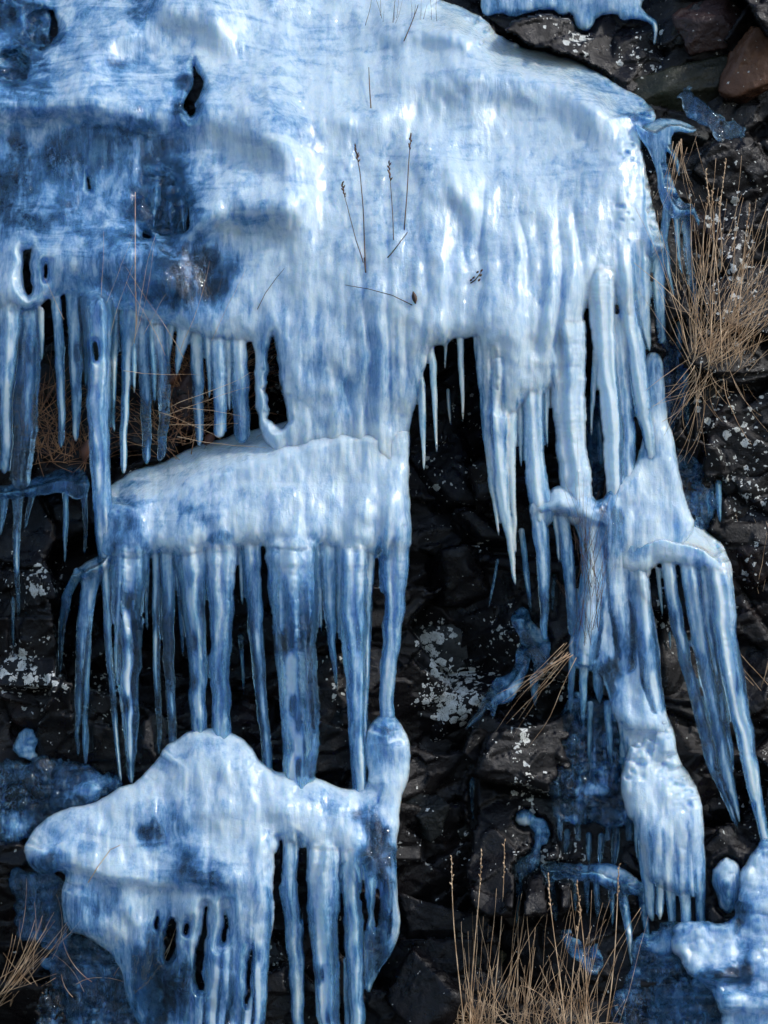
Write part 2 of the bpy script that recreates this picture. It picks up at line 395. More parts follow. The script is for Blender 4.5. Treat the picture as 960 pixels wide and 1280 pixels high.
    if (wg == -1).any():
        for i in range(len(icicles)):
            ii, jj = np.nonzero(wg == i)
            if len(ii) == 0: continue
            a0, b0 = ii.min(), jj.min(); cs = comps((wg == i)[a0:ii.max()+1, b0:jj.max()+1]); cs.sort(key=len)
            for c_ in cs[:-1]: wg[c_[:, 0]+a0, c_[:, 1]+b0] = -1
    wc = wg[ci_, cj_]
    part = np.concatenate([wc, wc[keep]])
    if (part >= 0).sum() == 0 and len(icicles) == 0: part[:] = -1
    cen = V[:, :].mean(0); zmin = V[:, 2].min()
    BODIES.append((xs, ys, np.where(sdf < (5 if depth_ctrl is None or name != 'ice_glaze' else -4), (mid-tb-3 if name != 'ice_glaze' else mid+5), 1e9))); FRONTS.append((xs, ys, np.where(sdf < 0, mid+tf, -1e9)))
    def sub(sel, nm, par):
        f = F[sel]; u, inv = np.unique(f, return_inverse=True)
        return mesh_obj(nm, V[u], inv.reshape(f.shape), ICE, par, normals=vn[u], attrs={'cloud': CLD[u], 'ribbed': RIB[u], 'fall': FALL[u]})
    ids = [i for i in np.unique(part)]
    if len(ids) == 1:
        cen[2] = zmin
        o = sub(part == ids[0], name, None); tag(o, label, cat, group); return o
    root = empty(name, (cen[0], cen[1], zmin), label, cat, group)
    for i in ids:
        if (part == i).sum() < 12: part[part == i] = -1
    for i in np.unique(part):
        sub(part == i, sheet_name if i < 0 else 'icicle', root)
    return root

# ------------------------------------------------------------------ THE ICE
I = lambda pts, **o: (pts, o)
M_D = [(0, -60, -190), (240, -60, -190), (480, -60, -230), (700, -20, -190), (0, 20, -125), (240, 20, -120), (480, 20, -155), (640, 56, -135), (760, 95, -105),
       (0, 100, -65), (240, 100, -70), (480, 100, -88), (620, 110, -90), (700, 120, -75), (800, 150, -50),
       (0, 200, -30), (150, 200, -30), (300, 200, -25), (480, 200, -35), (620, 200, -30), (720, 220, -10), (800, 220, -12),
       (0, 300, -10), (150, 300, -12), (300, 300, 0), (480, 300, 22), (600, 300, 28), (700, 320, 30), (800, 300, 15),
       (0, 400, 15), (100, 400, 30), (200, 400, 25), (300, 400, 25), (400, 400, 40), (500, 400, 55), (600, 400, 58), (700, 400, 45), (800, 400, 22),
       (330, 500, 35), (400, 500, 50), (500, 500, 50), (400, 560, 44), (510, 560, 44), (400, 610, 25), (510, 610, 25)]
STEPS = [([(90, 75), (130, 55), (180, 30), (260, 24), (300, 40)], 24.8, 60, 28),
         ([(190, 140), (240, 145), (290, 150), (330, 168), (380, 190)], 23.6, 60, 28),
         ([(395, 146), (450, 141), (500, 138)], 22.4, 53, 28),
         ([(-40, 132), (60, 129), (130, 131), (200, 142)], 22.4, 50, 28),
         ([(225, 272), (270, 262), (330, 254), (390, 268)], 23.6, 56, 30),
         ([(490, 95), (560, 92), (640, 95), (700, 112), (770, 150)], 17.4, 38, 34),
         ([(505, 230), (560, 222), (605, 262)], 14.8, 53, 34),
         ([(470, 40), (560, 34), (620, 44)], 17.4, 30, 19),
         ([(20, 300), (80, 315), (170, 330), (230, 360)], 14.8, 38, 28)]
main = build_layer(
    'frozen_waterfall', 'broad pale blue frozen waterfall covering the upper rock face, icicles fringing its lower edge', 'frozen waterfall',
    (-175, -160, 845, 760),
    [[(-120, -150), (520, -150), (545, -4), (575, 8), (605, 22), (622, 46), (660, 60), (705, 72), (745, 88), (785, 110), (812, 130), (822, 152), (800, 158),
      (800, 200), (806, 260), (808, 330), (798, 380), (778, 400), (768, 350), (752, 345), (738, 372), (727, 400), (714, 470), (690, 484), (676, 500), (652, 505), (640, 520), (614, 520), (602, 470), (598, 420),
      (584, 425), (572, 424), (560, 430), (545, 436), (534, 452), (524, 490), (514, 520), (511, 560), (508, 600), (420, 590), (350, 575), (320, 535),
      (316, 430), (300, 424), (270, 425), (235, 412), (200, 402), (172, 395), (150, 385), (118, 372), (88, 366), (62, 372), (45, 385), (20, 392), (-20, 385), (-70, 400), (-110, 360), (-150, 300), (-120, 200), (-155, 90), (-130, -30)],
     [(798, 185), (808, 215), (817, 250), (825, 290), (829, 312), (814, 330), (800, 310)]],
    [I([(619, 425, 18), (621, 520, 16), (624, 580, 11), (631, 640, 7), (644, 732, 2)], c=.85),
     I([(637, 440, 9), (640, 560, 6), (644, 690, 1.5)], c=.85, dd=-3),
     I([(665, 430, 17), (665, 520, 11), (668, 590, 12), (678, 645, 15)], c=.85, land=1, lob=1),
     I([(706, 400, 24), (710, 480, 20), (715, 560, 17), (724, 640, 19)], c=.9, land=1),
     I([(690, 430, 8), (694, 470, 3), (696, 486, 1.5)], c=.8),
     I([(749, 335, 19), (756, 440, 13), (765, 540, 12.5), (772, 620, 12), (775, 700, 7)], c=1.0, land=1, dd=10),
     I([(785, 330, 15), (791, 410, 13), (799, 480, 11), (808, 540, 8), (813, 570, 6)], c=.8, land=1, dd=5),
     I([(800, 300, 11), (803, 370, 9), (808, 410, 6), (812, 440, 2)], c=.6, dd=3),
     I([(821, 300, 7), (824, 370, 7), (827, 425, 5)], c=.3, dd=-12, land=1),
     I([(775, 400, 8), (782, 500, 8), (786, 580, 9), (790, 650, 10)], c=.7, dd=-6, land=1), I([(745, 440, 4), (742, 490, 3.5), (740, 545, 1.2)], c=.5, dd=-10), I([(683, 480, 4), (684, 520, 3), (685, 560, 1.2)], c=.6, dd=-4), I([(650, 500, 4), (650, 540, 3), (651, 585, 1.2)], c=.6, dd=-4),
     I([(520, 452, 5), (526, 480, 5), (528, 530, 4.2), (531, 590, 1.2)], c=.75, k=3),
     I([(536, 430, 5), (541, 455, 5), (543, 500, 3.6), (546, 566, 1.2)], c=.75, k=3),
     I([(557, 416, 3), (557, 461, 1)], c=.7, k=3),
     I([(575, 416, 4.5), (577, 480, 3.2), (579, 525, 1)], c=.8, k=3),
     I([(593, 412, 3), (595, 450, 1)], c=.7, k=3),
     I([(603, 430, 9), (607, 520, 6), (614, 600, 4), (622, 670, 1.5)], c=.8, k=4, dd=4),
     # left cave fringe
     I([(-60, 385, 10), (-62, 450, 8), (-63, 540, 2)], c=.5), I([(-95, 350, 8), (-97, 400, 6), (-98, 480, 2)], c=.5), I([(13, 375, 15), (12, 440, 12), (7, 500, 7), (7, 545, 7), (6, 592, 6)], c=.6),
     I([(37, 385, 9), (35, 460, 14), (30, 540, 14), (26, 600, 12)], c=.12, dd=-8, land=1),
     I([(70, 375, 6), (75, 440, 6), (77, 500, 5), (77, 560, 4)], c=.35, core=.6),
     I([(92, 368, 9), (93, 440, 8), (95, 500, 6), (96, 552, 4)], c=.45, core=.6),
     I([(120, 372, 19), (122, 440, 15), (125, 520, 13), (127, 600, 11), (130, 668, 11), (131, 690, 9)], c=.6, dd=42, land=1, k=4),
     I([(160, 385, 10), (157, 440, 6), (156, 520, 5), (154, 592, 4)], c=.4, core=.8),
     I([(177, 400, 8), (181, 470, 7), (182, 530, 6), (184, 580, 5)], c=.15, dd=-10),
     I([(200, 405, 10), (203, 470, 8), (205, 530, 6), (200, 577, 5)], c=.12, dd=-8),
     I([(213, 400, 6), (211, 430, 4), (209, 452, 1.5)], c=.4),
     I([(144, 380, 5), (143, 450, 4), (141, 540, 2)], c=.2, dd=-12),
     I([(231, 410, 9), (226, 440, 6), (222, 470, 2)], c=.25),
     I([(246, 415, 8), (246, 470, 7), (249, 520, 6), (250, 558, 4)], c=.2, core=.5, dd=-6),
     I([(272, 420, 9), (274, 480, 8), (274, 540, 7)], c=.55, land=1),
     I([(297, 424, 10), (299, 480, 10), (302, 545, 9)], c=.3, land=1),
     I([(50, 388, 5), (52, 420, 4), (53, 452, 1.2)], c=.5, k=2), I([(105, 372, 5), (106, 430, 4), (107, 486, 1.2)], c=.3, k=2, dd=-6), I([(169, 395, 5), (168, 440, 4), (168, 492, 1.2)], c=.5, k=2, dd=6),
     I([(190, 403, 5), (192, 450, 4), (193, 505, 1.2)], c=.4, k=2, dd=6), I([(259, 414, 5), (260, 450, 4), (262, 500, 1.2)], c=.4, k=2, dd=5), I([(285, 422, 5), (286, 470, 4), (287, 515, 1.2)], c=.5, k=2, dd=5)],
    M_D,
    holes=[[(339, 412), (334, 440), (333, 490), (334, 528), (346, 534), (358, 534), (356, 505), (350, 470), (346, 435)],
           [(2, 62), (22, 58), (34, 74), (38, 92), (28, 101), (8, 98), (-6, 88)], [(-10, 2), (14, 8), (20, 26), (8, 36), (-12, 30)], [(36, 18), (60, 8), (70, 34), (60, 66), (44, 62), (34, 44)],
           [(232, 143), (226, 132), (234, 118), (241, 100), (240, 76), (247, 84), (253, 104), (252, 116), (244, 126), (244, 142)],
           [(108, 215), (112, 222), (115, 238), (110, 236)], [(186, 212), (196, 218), (206, 214), (216, 228), (228, 236), (238, 256), (241, 280), (226, 292), (206, 296), (194, 284), (186, 262), (180, 240)],
           [(178, 286), (190, 292), (192, 300), (180, 298)], [(30, 312), (40, 306), (41, 350), (36, 368), (29, 362)], [(57, 326), (61, 330), (60, 348), (56, 346)], 
           [(118, 425), (124, 430), (126, 450), (120, 448)]],
    steps=STEPS, cloud=.87, ic_cloud=.6,
    clouds=[(130, 90, 230, 160, .72), (60, 150, 150, 110, .68), (110, 270, 150, 110, .55), (205, 245, 42, 60, .0), (30, 50, 45, 60, .05), (15, 240, 30, 40, .1), (150, 350, 110, 60, .4), (240, 350, 60, 50, .02),
            (240, 110, 18, 45, .1), (140, 85, 18, 26, .45), (180, 14, 22, 12, .3), (300, 265, 60, 30, .55), (350, 175, 60, 20, .6), (60, 190, 60, 26, .2), (120, 180, 60, 30, .2),
            (455, 130, 40, 16, .7), (530, 205, 20, 20, .7), (440, 470, 100, 70, .62), (300, 200, 60, 50, .75), (380, 230, 60, 40, .85), (800, 130, 30, 30, .55), (330, 460, 10, 60, .5),
             (45, 280, 60, 20, .2), (730, 110, 90, 16, .75)],
    seed=11, warp=5, lump=9, flute=2.4, T=17, edge=32, fat=1.12, flutes=[(560, 830, 250, 440, 7), (330, 520, 420, 600, 5), (300, 600, 250, 420, 2.5)])

ledge = build_layer(
    'frozen_waterfall', 'middle tier of frozen waterfall on a left ledge, its long thick icicles reaching the mound', 'frozen waterfall',
    (60, 500, 545, 1010),
    [[(128, 612), (150, 596), (178, 584), (208, 574), (240, 560), (290, 542), (332, 533), (360, 526), (400, 512), (440, 506), (480, 508), (511, 516), (513, 600), (514, 650), (513, 690),
      (480, 700), (455, 690), (425, 688), (400, 680), (370, 690), (330, 682), (300, 684), (276, 690), (255, 686), (235, 696), (205, 692), (188, 690), (170, 698), (140, 696), (126, 694), (122, 650)], [(90, 724), (100, 706), (118, 696), (138, 688), (136, 712), (108, 724)]],
    [I([(163, 690, 25), (160, 770, 19), (160, 850, 14), (163, 920, 9), (165, 981, 3)], c=.12, core=1.1, k=3),
     I([(129, 690, 6), (134, 780, 5), (141, 880, 4), (151, 977, 2)], c=.3, core=.8, k=3, dd=3),
     I([(195, 690, 5), (195, 780, 5), (197, 880, 4), (200, 945, 2)], c=.15, core=.8, k=3),
     I([(208, 690, 9), (210, 780, 8), (213, 870, 6), (216, 935, 4.5)], c=.25, core=.5, k=3, land=1),
     I([(237, 690, 20), (242, 770, 14), (247, 850, 11), (249, 925, 10)], c=.42, k=4, land=1),
     I([(277, 684, 20), (277, 770, 15), (275, 850, 12), (276, 925, 12)], c=.5, k=4, land=1),
     I([(313, 680, 13), (319, 770, 10), (327, 870, 7.5), (334, 965, 6)], c=.35, k=4, land=1),
     I([(365, 684, 34), (369, 770, 29), (373, 870, 25), (375, 930, 24), (373, 978, 20)], c=.4, core=1.2, k=4, land=1, dd=5),
     I([(409, 680, 12), (410, 750, 9), (417, 820, 4), (423, 864, 1.2)], c=.35, k=3),
     I([(440, 684, 21), (441, 770, 18), (444, 850, 14), (447, 930, 11), (449, 990, 9)], c=.62, core=.5, k=4, land=1, dd=5),
     I([(463, 690, 6), (461, 780, 4), (459, 860, 3), (457, 930, 1.5)], c=.3, k=3, dd=-6),
     I([(491, 650, 22), (492, 720, 18), (490, 790, 12), (484, 850, 10), (483, 905, 9)], c=.6, k=5, land=1, dd=-4),
     I([(116, 712, 12), (105, 770, 9), (99, 850, 6), (96, 947, 1.5)], c=.4, core=.6, dd=-12, k=3),
     I([(111, 770, 5), (109, 850, 4), (107, 905, 3.4), (107, 925, 4.6), (108, 960, 1.2)], c=.3, core=.5, dd=-14, k=3),
     I([(222, 692, 5), (225, 760, 3.5), (228, 822, 1.2)], c=.4, k=2, dd=-8), I([(344, 688, 5), (345, 750, 3.5), (347, 815, 1.2)], c=.4, k=2, dd=-8), I([(301, 684, 4), (302, 720, 3), (303, 758, 1.2)], c=.4, k=2, dd=-8),
     I([(397, 684, 5), (399, 740, 4), (402, 790, 1.2)], c=.5, k=2, dd=-4), I([(150, 695, 4), (146, 780, 3.5), (145, 850, 1.2)], c=.6, k=2, dd=14), I([(183, 690, 4), (184, 740, 3), (185, 790, 1.2)], c=.3, k=2, dd=-6),
     I([(425, 688, 4), (424, 740, 3), (424, 800, 1.2)], c=.4, k=2, dd=-6),
     I([(98, 716, 7), (84, 744, 6), (78, 780, 5), (75, 843, 1.4)], c=-.05, dd=-20, k=3)],
    [(130, 610, 22), (200, 575, 25), (300, 545, 35), (420, 505, 18), (500, 505, 18), (420, 540, 44), (500, 540, 42), (420, 575, 60), (505, 575, 52), (150, 650, 62), (300, 620, 72), (420, 620, 66), (510, 620, 52), (150, 700, 78), (300, 690, 88), (430, 690, 78), (505, 700, 60)],
    cloud=.86, clouds=[(150, 660, 40, 35, .3), (200, 650, 30, 30, .75), (260, 610, 50, 20, .75), (330, 590, 60, 30, .9), (300, 660, 40, 20, .9), (400, 620, 60, 30, .8), (472, 710, 10, 40, 0), (240, 640, 30, 20, .4), (270, 670, 12, 14, .3)],
    seed=23, lump=8, flute=3.2, T=15, edge=26, flutes=[(240, 515, 620, 720, 5)], holes=[[(474, 740), (481, 745), (478, 790), (474, 840), (471, 800)]], k=7)

mound = build_layer(
    'frozen_waterfall', 'rounded ice mound at the bottom left with thick icicles hanging off the frame edge', 'frozen waterfall',
    (15, 880, 530, 1330),
    [[(27, 1058), (38, 1040), (56, 1024), (82, 1010), (110, 1006), (140, 992), (172, 975), (196, 950), (203, 933), (218, 926), (235, 912), (262, 908), (290, 914), (312, 930), (328, 952), (350, 966),
      (395, 972), (420, 984), (450, 984), (462, 972), (456, 940), (462, 905), (478, 890), (490, 892), (506, 912), (515, 938), (512, 968), (500, 1000), (497, 1040), (496, 1090), (498, 1130),
      (500, 1160), (492, 1186), (470, 1220), (458, 1250), (455, 1210), (456, 1120), (440, 1100), (425, 1060), (400, 1060), (370, 1060), (350, 1060), (345, 1130), (338, 1180), (325, 1330), (255, 1330), (235, 1290), (190, 1300),
      (160, 1260), (148, 1200), (110, 1172), (80, 1165), (74, 1120), (82, 1096), (74, 1086), (62, 1094), (46, 1092), (32, 1080)]],
    [I([(362, 1050, 16), (364, 1130, 13), (370, 1210, 10), (376, 1325, 6)], c=.5, k=4),
     I([(404, 1060, 21), (404, 1140, 20), (408, 1220, 16), (413, 1325, 12)], c=.45, core=1.0, k=4, dd=4),
     I([(439, 1060, 14), (441, 1140, 13), (444, 1220, 11), (449, 1325, 9)], c=.62, k=4, dd=4),
     I([(328, 1120, 12), (327, 1200, 10), (320, 1325, 7)], c=.45, core=.8, k=3, dd=6),
     I([(300, 1130, 13), (298, 1220, 12), (290, 1325, 10)], c=.6, k=3, dd=6),
     I([(270, 1160, 10), (266, 1240, 9), (262, 1325, 8)], c=.6, core=.7, k=3, dd=4),
     I([(433, 1200, 4), (435, 1280, 4), (436, 1325, 4)], c=.15, k=3, dd=-10),
     I([(487, 1105, 6), (482, 1140, 8), (478, 1170, 8)], c=.1, land=1, k=3)],
    [(30, 1070, 100), (60, 1040, 92),  (110, 1000, 72), (180, 970, 72), (230, 925, 76), (280, 912, 76), (330, 955, 84), (400, 975, 84), (450, 985, 82), (490, 900, 45), (500, 960, 62), (470, 960, 62),
     (60, 1110, 105), (150, 1040, 105), (240, 1000, 108), (340, 1030, 116), (450, 1040, 110), (150, 1120, 122), (300, 1120, 128), (400, 1100, 128), (480, 1120, 100), (480, 1220, 80), (200, 1230, 108), (300, 1250, 128), (400, 1250, 128)],
    holes=[[(212, 1145), (218, 1147), (220, 1170), (216, 1195), (208, 1203), (205, 1190), (209, 1165)], [(258, 1128), (261, 1140), (257, 1180), (254, 1240), (246, 1236), (247, 1195), (253, 1160)],
           [(281, 1130), (283, 1150), (281, 1182), (276, 1176), (278, 1150)], [(231, 1150), (237, 1152), (236, 1166), (230, 1162)], [(196, 1140), (198, 1142), (198, 1164), (195, 1160)],
           [(344, 1046), (349, 1050), (350, 1110), (346, 1135), (341, 1130)], [(371, 1040), (376, 1080), (380, 1130), (376, 1160), (373, 1110)], [(426, 1070), (427, 1110), (430, 1150), (425, 1160), (425, 1110)],
           [(454, 1070), (456, 1110), (458, 1160), (453, 1165), (452, 1110)], [(473, 1104), (476, 1112), (475, 1140), (468, 1168), (466, 1162), (468, 1130)], [(310, 1180), (315, 1190), (309, 1260), (306, 1250)]],
    bond=.2, cloud=.84, clouds=[(190, 1045, 40, 22, .28), (60, 1085, 30, 22, .15), (115, 1140, 60, 40, .4), (200, 1230, 70, 60, .15), (240, 1095, 60, 24, .35), (230, 1030, 14, 40, .35), (470, 1050, 22, 60, .12),
                       (485, 930, 25, 40, .45), (470, 1200, 30, 50, .05), (370, 1000, 80, 25, .85), (300, 1000, 80, 40, .85), (260, 940, 40, 25, .7), (100, 1040, 40, 20, .65), (215, 1170, 20, 40, .4), (165, 1100, 12, 60, .8)],
    steps=[([(30, 1085), (80, 1075), (140, 1095), (230, 1100), (300, 1100)], 7, 30, 10)],
    seed=37, lump=10, flute=3, T=17, edge=30, k=7, flutes=[(200, 480, 1090, 1300, 5)])

right = build_layer(
    'frozen_waterfall', 'lumpy ice column right of centre below the main curtain, straw frozen into its middle', 'frozen waterfall',
    (640, 425, 920, 985),
    [[(800, 575), (808, 520), (803, 470), (805, 448), (814, 438), (826, 446), (832, 475), (834, 520), (843, 548), (850, 585), (857, 625), (870, 658), (850, 690), (822, 702), (806, 716), (815, 760), (822, 800), (828, 850), (832, 885), (842, 920), (848, 960),
      (800, 975), (782, 950), (770, 900), (756, 850), (740, 838), (714, 832), (712, 800), (722, 750), (730, 700), (722, 660), (700, 640), (676, 645), (668, 634), (682, 622), (690, 608),
      (715, 606), (735, 614), (750, 630), (765, 600), (785, 590)]],
    [I([(673, 636, 12), (677, 690, 9), (679, 740, 7), (681, 797, 4)], c=.55, k=4, land=1),
     I([(652, 664, 4), (658, 715, 4), (665, 768, 1.3)], c=.4, k=3),
     I([(702, 640, 9), (710, 700, 8), (714, 750, 7), (716, 790, 5)], c=.5, k=4, land=1),
     I([(692, 640, 4), (697, 670, 3), (699, 704, 1.2)], c=.5, k=3),
     I([(741, 655, 17), (740, 740, 17), (733, 815, 15)], c=.75, land=1, dd=6),
     I([(770, 680, 14), (776, 760, 13), (782, 830, 12)], c=.5, land=1, dd=2),
     I([(798, 712, 13), (806, 790, 12), (816, 860, 11), (822, 884, 8)], c=.55, land=1, dd=8, core=.7),
     I([(716, 825, 5), (713, 860, 4), (712, 894, 1.5)], c=.2, k=3),
     I([(731, 825, 7), (729, 870, 5), (727, 905, 2)], c=.4, k=3), I([(748, 835, 7), (748, 862, 6), (749, 880, 2)], c=.3, k=3),
     I([(759, 880, 5), (762, 930, 4), (764, 965, 2)], c=.3, k=3), I([(738, 880, 4), (737, 940, 3), (738, 980, 1.5)], c=.15, k=3, dd=-8),
     I([(781, 920, 6), (778, 950, 5), (776, 975, 2)], c=.35, k=3)],
    [(690, 610, 38), (660, 635, 30), (745, 640, 40), (700, 650, 45), (815, 450, 2), (818, 500, 6), (820, 550, 12), (820, 620, 20), (850, 650, 18), (740, 720, 44), (775, 690, 36), (800, 720, 26), (735, 820, 36), (790, 850, 32), (840, 940, 42), (800, 960, 42)],
    steps=[([(640, 640), (700, 636), (745, 650)], 10, 16, 5), ([(755, 880), (790, 905), (845, 915)], 8, 30, 8)],
    cloud=.78, clouds=[(815, 490, 16, 30, .5), (820, 600, 30, 45, .95), (735, 740, 22, 70, .75), (765, 850, 22, 26, .15), (760, 640, 16, 60, .3), (800, 860, 20, 30, .8), (815, 565, 20, 14, .5), (770, 700, 20, 30, .4)],
    bond=0, seed=53, lump=8, flute=3.2, T=13, edge=22, flutes=[(700, 830, 700, 900, 6)])

rledge = build_layer(
    'frozen_waterfall', 'overhanging ice ledge at the right with a cluster of very long pointed icicles', 'frozen waterfall',
    (750, 630, 985, 1130),
    [[(770, 668), (790, 652), (822, 646), (856, 652), (885, 664), (904, 682), (914, 705), (912, 722), (880, 712), (852, 706), (826, 704), (812, 715), (785, 722), (768, 706)]],
    [I([(835, 702, 9), (845, 770, 9), (856, 830, 8), (874, 890, 8), (890, 950, 8), (910, 1000, 7), (922, 1035, 2.5)], c=.2, core=.7, k=3, dd=6),
     I([(862, 706, 13), (871, 780, 11), (884, 850, 10), (899, 920, 9), (914, 985, 7), (926, 1028, 2)], c=.35, core=.5, k=3, dd=8),
     I([(880, 706, 9), (889, 790, 8), (901, 870, 6), (912, 930, 4), (917, 965, 1.5)], c=.3, core=.5, k=2, dd=2),
     I([(898, 710, 17), (906, 790, 16), (917, 850, 15), (931, 920, 12), (944, 990, 9), (957, 1050, 6), (968, 1112, 2)], c=.55, core=1.3, k=3, dd=12),
     I([(822, 712, 3), (826, 745, 2.6), (828, 773, 1)], c=.2, k=3, dd=-12), I([(810, 716, 4), (806, 730, 1.5)], c=.3, k=3)],
    [(770, 680, 30), (800, 655, 20), (860, 655, 20), (900, 680, 30), (800, 710, 45), (850, 704, 58), (905, 712, 62)],
    cloud=.92, clouds=[(795, 690, 26, 20, .35)], seed=61, lump=5, flute=2.5, T=13)

rcap = build_layer(
    'frozen_waterfall', 'lower right ice cap like a fluted skirt of short fused icicles above the icy ground', 'frozen waterfall',
    (755, 870, 900, 1180),
    [[(782, 940), (800, 905), (830, 884), (842, 915), (850, 950), (866, 972), (877, 1000), (880, 1040), (882, 1090), (878, 1120), (860, 1120), (840, 1120), (825, 1110), (806, 1100), (798, 1060), (792, 1030), (782, 1020), (776, 985)]],
    [I([(803, 1030, 8), (807, 1080, 8), (811, 1120, 7), (815, 1152, 4)], c=.6, k=3), I([(822, 1040, 8), (825, 1090, 7), (824, 1140, 5), (825, 1150, 3)], c=.5, k=3, dd=3),
     I([(836, 1040, 8), (838, 1100, 7), (840, 1152, 5)], c=.6, k=3, dd=-2, land=1), I([(852, 1030, 9), (855, 1090, 8), (858, 1156, 7)], c=.55, k=3, dd=4, land=1),
     I([(869, 1030, 8), (874, 1090, 7), (875, 1152, 6)], c=.6, k=3, dd=-4, land=1), I([(797, 1015, 4), (796, 1050, 3), (797, 1075, 1.2)], c=.3, k=3)],
    [(800, 910, 42), (840, 920, 42), (780, 980, 50), (830, 970, 62), (870, 990, 62), (800, 1020, 75), (850, 1030, 82), (830, 1150, 84)],
    cloud=.88, seed=67, lump=5, flute=4, T=13)

ledgelet = build_layer(
    'frozen_waterfall', 'small ice crust on a narrow rock ledge at the far left with thin icicles', 'frozen waterfall',
    (-30, 570, 128, 830),
    [[(-40, 608), (20, 604), (60, 592), (80, 584), (104, 586), (112, 602), (108, 622), (92, 626), (84, 616), (60, 618), (30, 622), (-40, 626)]],
    [I([(22, 618, 7), (22, 660, 5), (22, 720, 3.6), (23, 777, 1.2)], c=.4, core=.7, k=3), I([(82, 616, 4), (82, 660, 3.4), (82, 706, 1.2)], c=.5, k=3), I([(6, 618, 6), (4, 645, 4), (0, 672, 1.5)], c=.3, k=3),
     I([(105, 618, 4), (107, 650, 3), (106, 695, 1.5)], c=.1, k=3), I([(40, 620, 4), (35, 640, 3), (31, 665, 1.2)], c=.15, k=3)],
    [(0, 615, 0), (100, 600, 15), (60, 620, 15)], cloud=.3, clouds=[(90, 600, 20, 12, .1)], seed=71, lump=5, T=10)

drip = build_layer(
    'ice_drape', 'ragged dripping strip of ice at the upper right edge of the main ice', 'ice drape',
    (785, 135, 890, 440),
    [[(792, 150), (812, 150), (835, 148), (858, 153), (872, 162), (862, 168), (845, 164), (838, 176), (846, 196), (851, 220), (848, 222), (840, 196), (833, 186), (834, 208), (844, 232), (852, 252), (868, 258), (866, 268), (846, 276), (832, 266), (824, 240), (822, 212), (812, 188), (798, 166)]],
    [I([(834, 262, 6), (830, 300, 4.5), (835, 340, 3.6), (844, 374, 1.2)], c=.5, k=3), I([(845, 268, 4), (848, 300, 3.4), (853, 344, 1.5)], c=.5, k=3),
     I([(857, 262, 6), (860, 310, 5.5), (865, 350, 5), (870, 385, 5), (873, 422, 1.8)], c=.35, k=3), I([(866, 262, 3), (872, 275, 2.5), (874, 285, 1)], c=.4, k=2)],
    [(800, 155, -30), (840, 160, -32), (870, 165, -35), (830, 240, -20), (850, 262, -14)], cloud=.45, seed=73, lump=3, flute=1, T=7, warp=3)

hang = build_layer('ice_drape', 'crooked white topped ice drip clinging to dark rock above the bottom grass', 'ice drape', (635, 1005, 695, 1165),
    [[(652, 1015), (656, 1012), (664, 1020), (682, 1024), (684, 1045), (680, 1070), (670, 1084), (660, 1094), (652, 1108), (648, 1125), (645, 1085), (655, 1074), (668, 1060), (673, 1044), (666, 1038), (653, 1034)]],
    [I([(649, 1105, 4), (648, 1130, 2.6), (646, 1158, 1)], c=.3, k=3)], [(x_, y_, v_+8) for (x_, y_, v_) in CL], dsig=62, cloud=.3, clouds=[(657, 1024, 8, 10, 1.1)], seed=79, lump=4, T=4, warp=9, breakup=2.5, bubbles=3, bond=0)
splash = build_layer('ice_drape', 'clear fin of ice pointing down left across the lichen spotted rock', 'ice drape', (575, 745, 705, 930),
    [[(582, 914), (588, 900), (596, 886), (606, 868), (618, 852), (632, 842), (644, 832), (642, 815), (650, 800), (640, 782), (636, 768), (648, 756), (660, 762), (668, 782), (684, 794), (692, 806), (688, 826), (678, 842), (672, 858), (668, 845),
      (668, 830), (660, 822), (660, 838), (652, 856), (640, 872), (628, 878), (622, 884), (618, 892), (610, 886), (602, 898), (592, 906)]],
    [I([(667, 848, 5), (668, 866, 4), (670, 884, 1.2)], c=.3, k=3), I([(617, 884, 4), (616, 900, 1.2)], c=.3, k=3)],
    [(650, 780, 14), (640, 850, 30), (590, 905, 34), (685, 810, 20)], cloud=.22, clouds=[(645, 862, 20, 10, .5), (680, 800, 10, 20, .5)], seed=83, lump=5, T=9, warp=5, bubbles=2)
shelf = build_layer('ice_drape', 'ice lip on a low rock shelf with two sharp icicles, left of the cap', 'ice drape', (665, 1060, 830, 1225),
    [[(672, 1085), (690, 1080), (715, 1078), (740, 1078), (765, 1082), (785, 1090), (800, 1100), (808, 1114), (800, 1122), (785, 1118), (772, 1124), (760, 1112), (735, 1100), (700, 1100), (680, 1104)]],
    [I([(777, 1112, 7), (782, 1140, 6), (786, 1170, 4.5), (789, 1208, 1.3)], c=.4, core=.7, k=3), I([(801, 1108, 6), (805, 1140, 5), (808, 1170, 4), (811, 1203, 1.2)], c=.45, core=.7, k=3),
     I([(764, 1112, 4), (765, 1135, 3), (766, 1160, 1.2)], c=.2, k=3), I([(719, 1098, 3), (719, 1120, 2.5), (720, 1143, 1)], c=.4, k=3), I([(733, 1098, 4), (734, 1125, 3), (735, 1147, 1)], c=.4, k=3),
     I([(745, 1098, 4), (747, 1130, 3.5), (746, 1150, 1.5)], c=.15, k=3), I([(688, 1100, 5), (692, 1130, 5), (696, 1152, 3)], c=.15, k=3)],
    [(680, 1090, 46), (740, 1085, 56), (800, 1108, 76), (770, 1110, 74)], cloud=.15, clouds=[(775, 1095, 28, 16, .85)], seed=89, lump=6, T=7, warp=8, breakup=2, bubbles=3, edge=10)
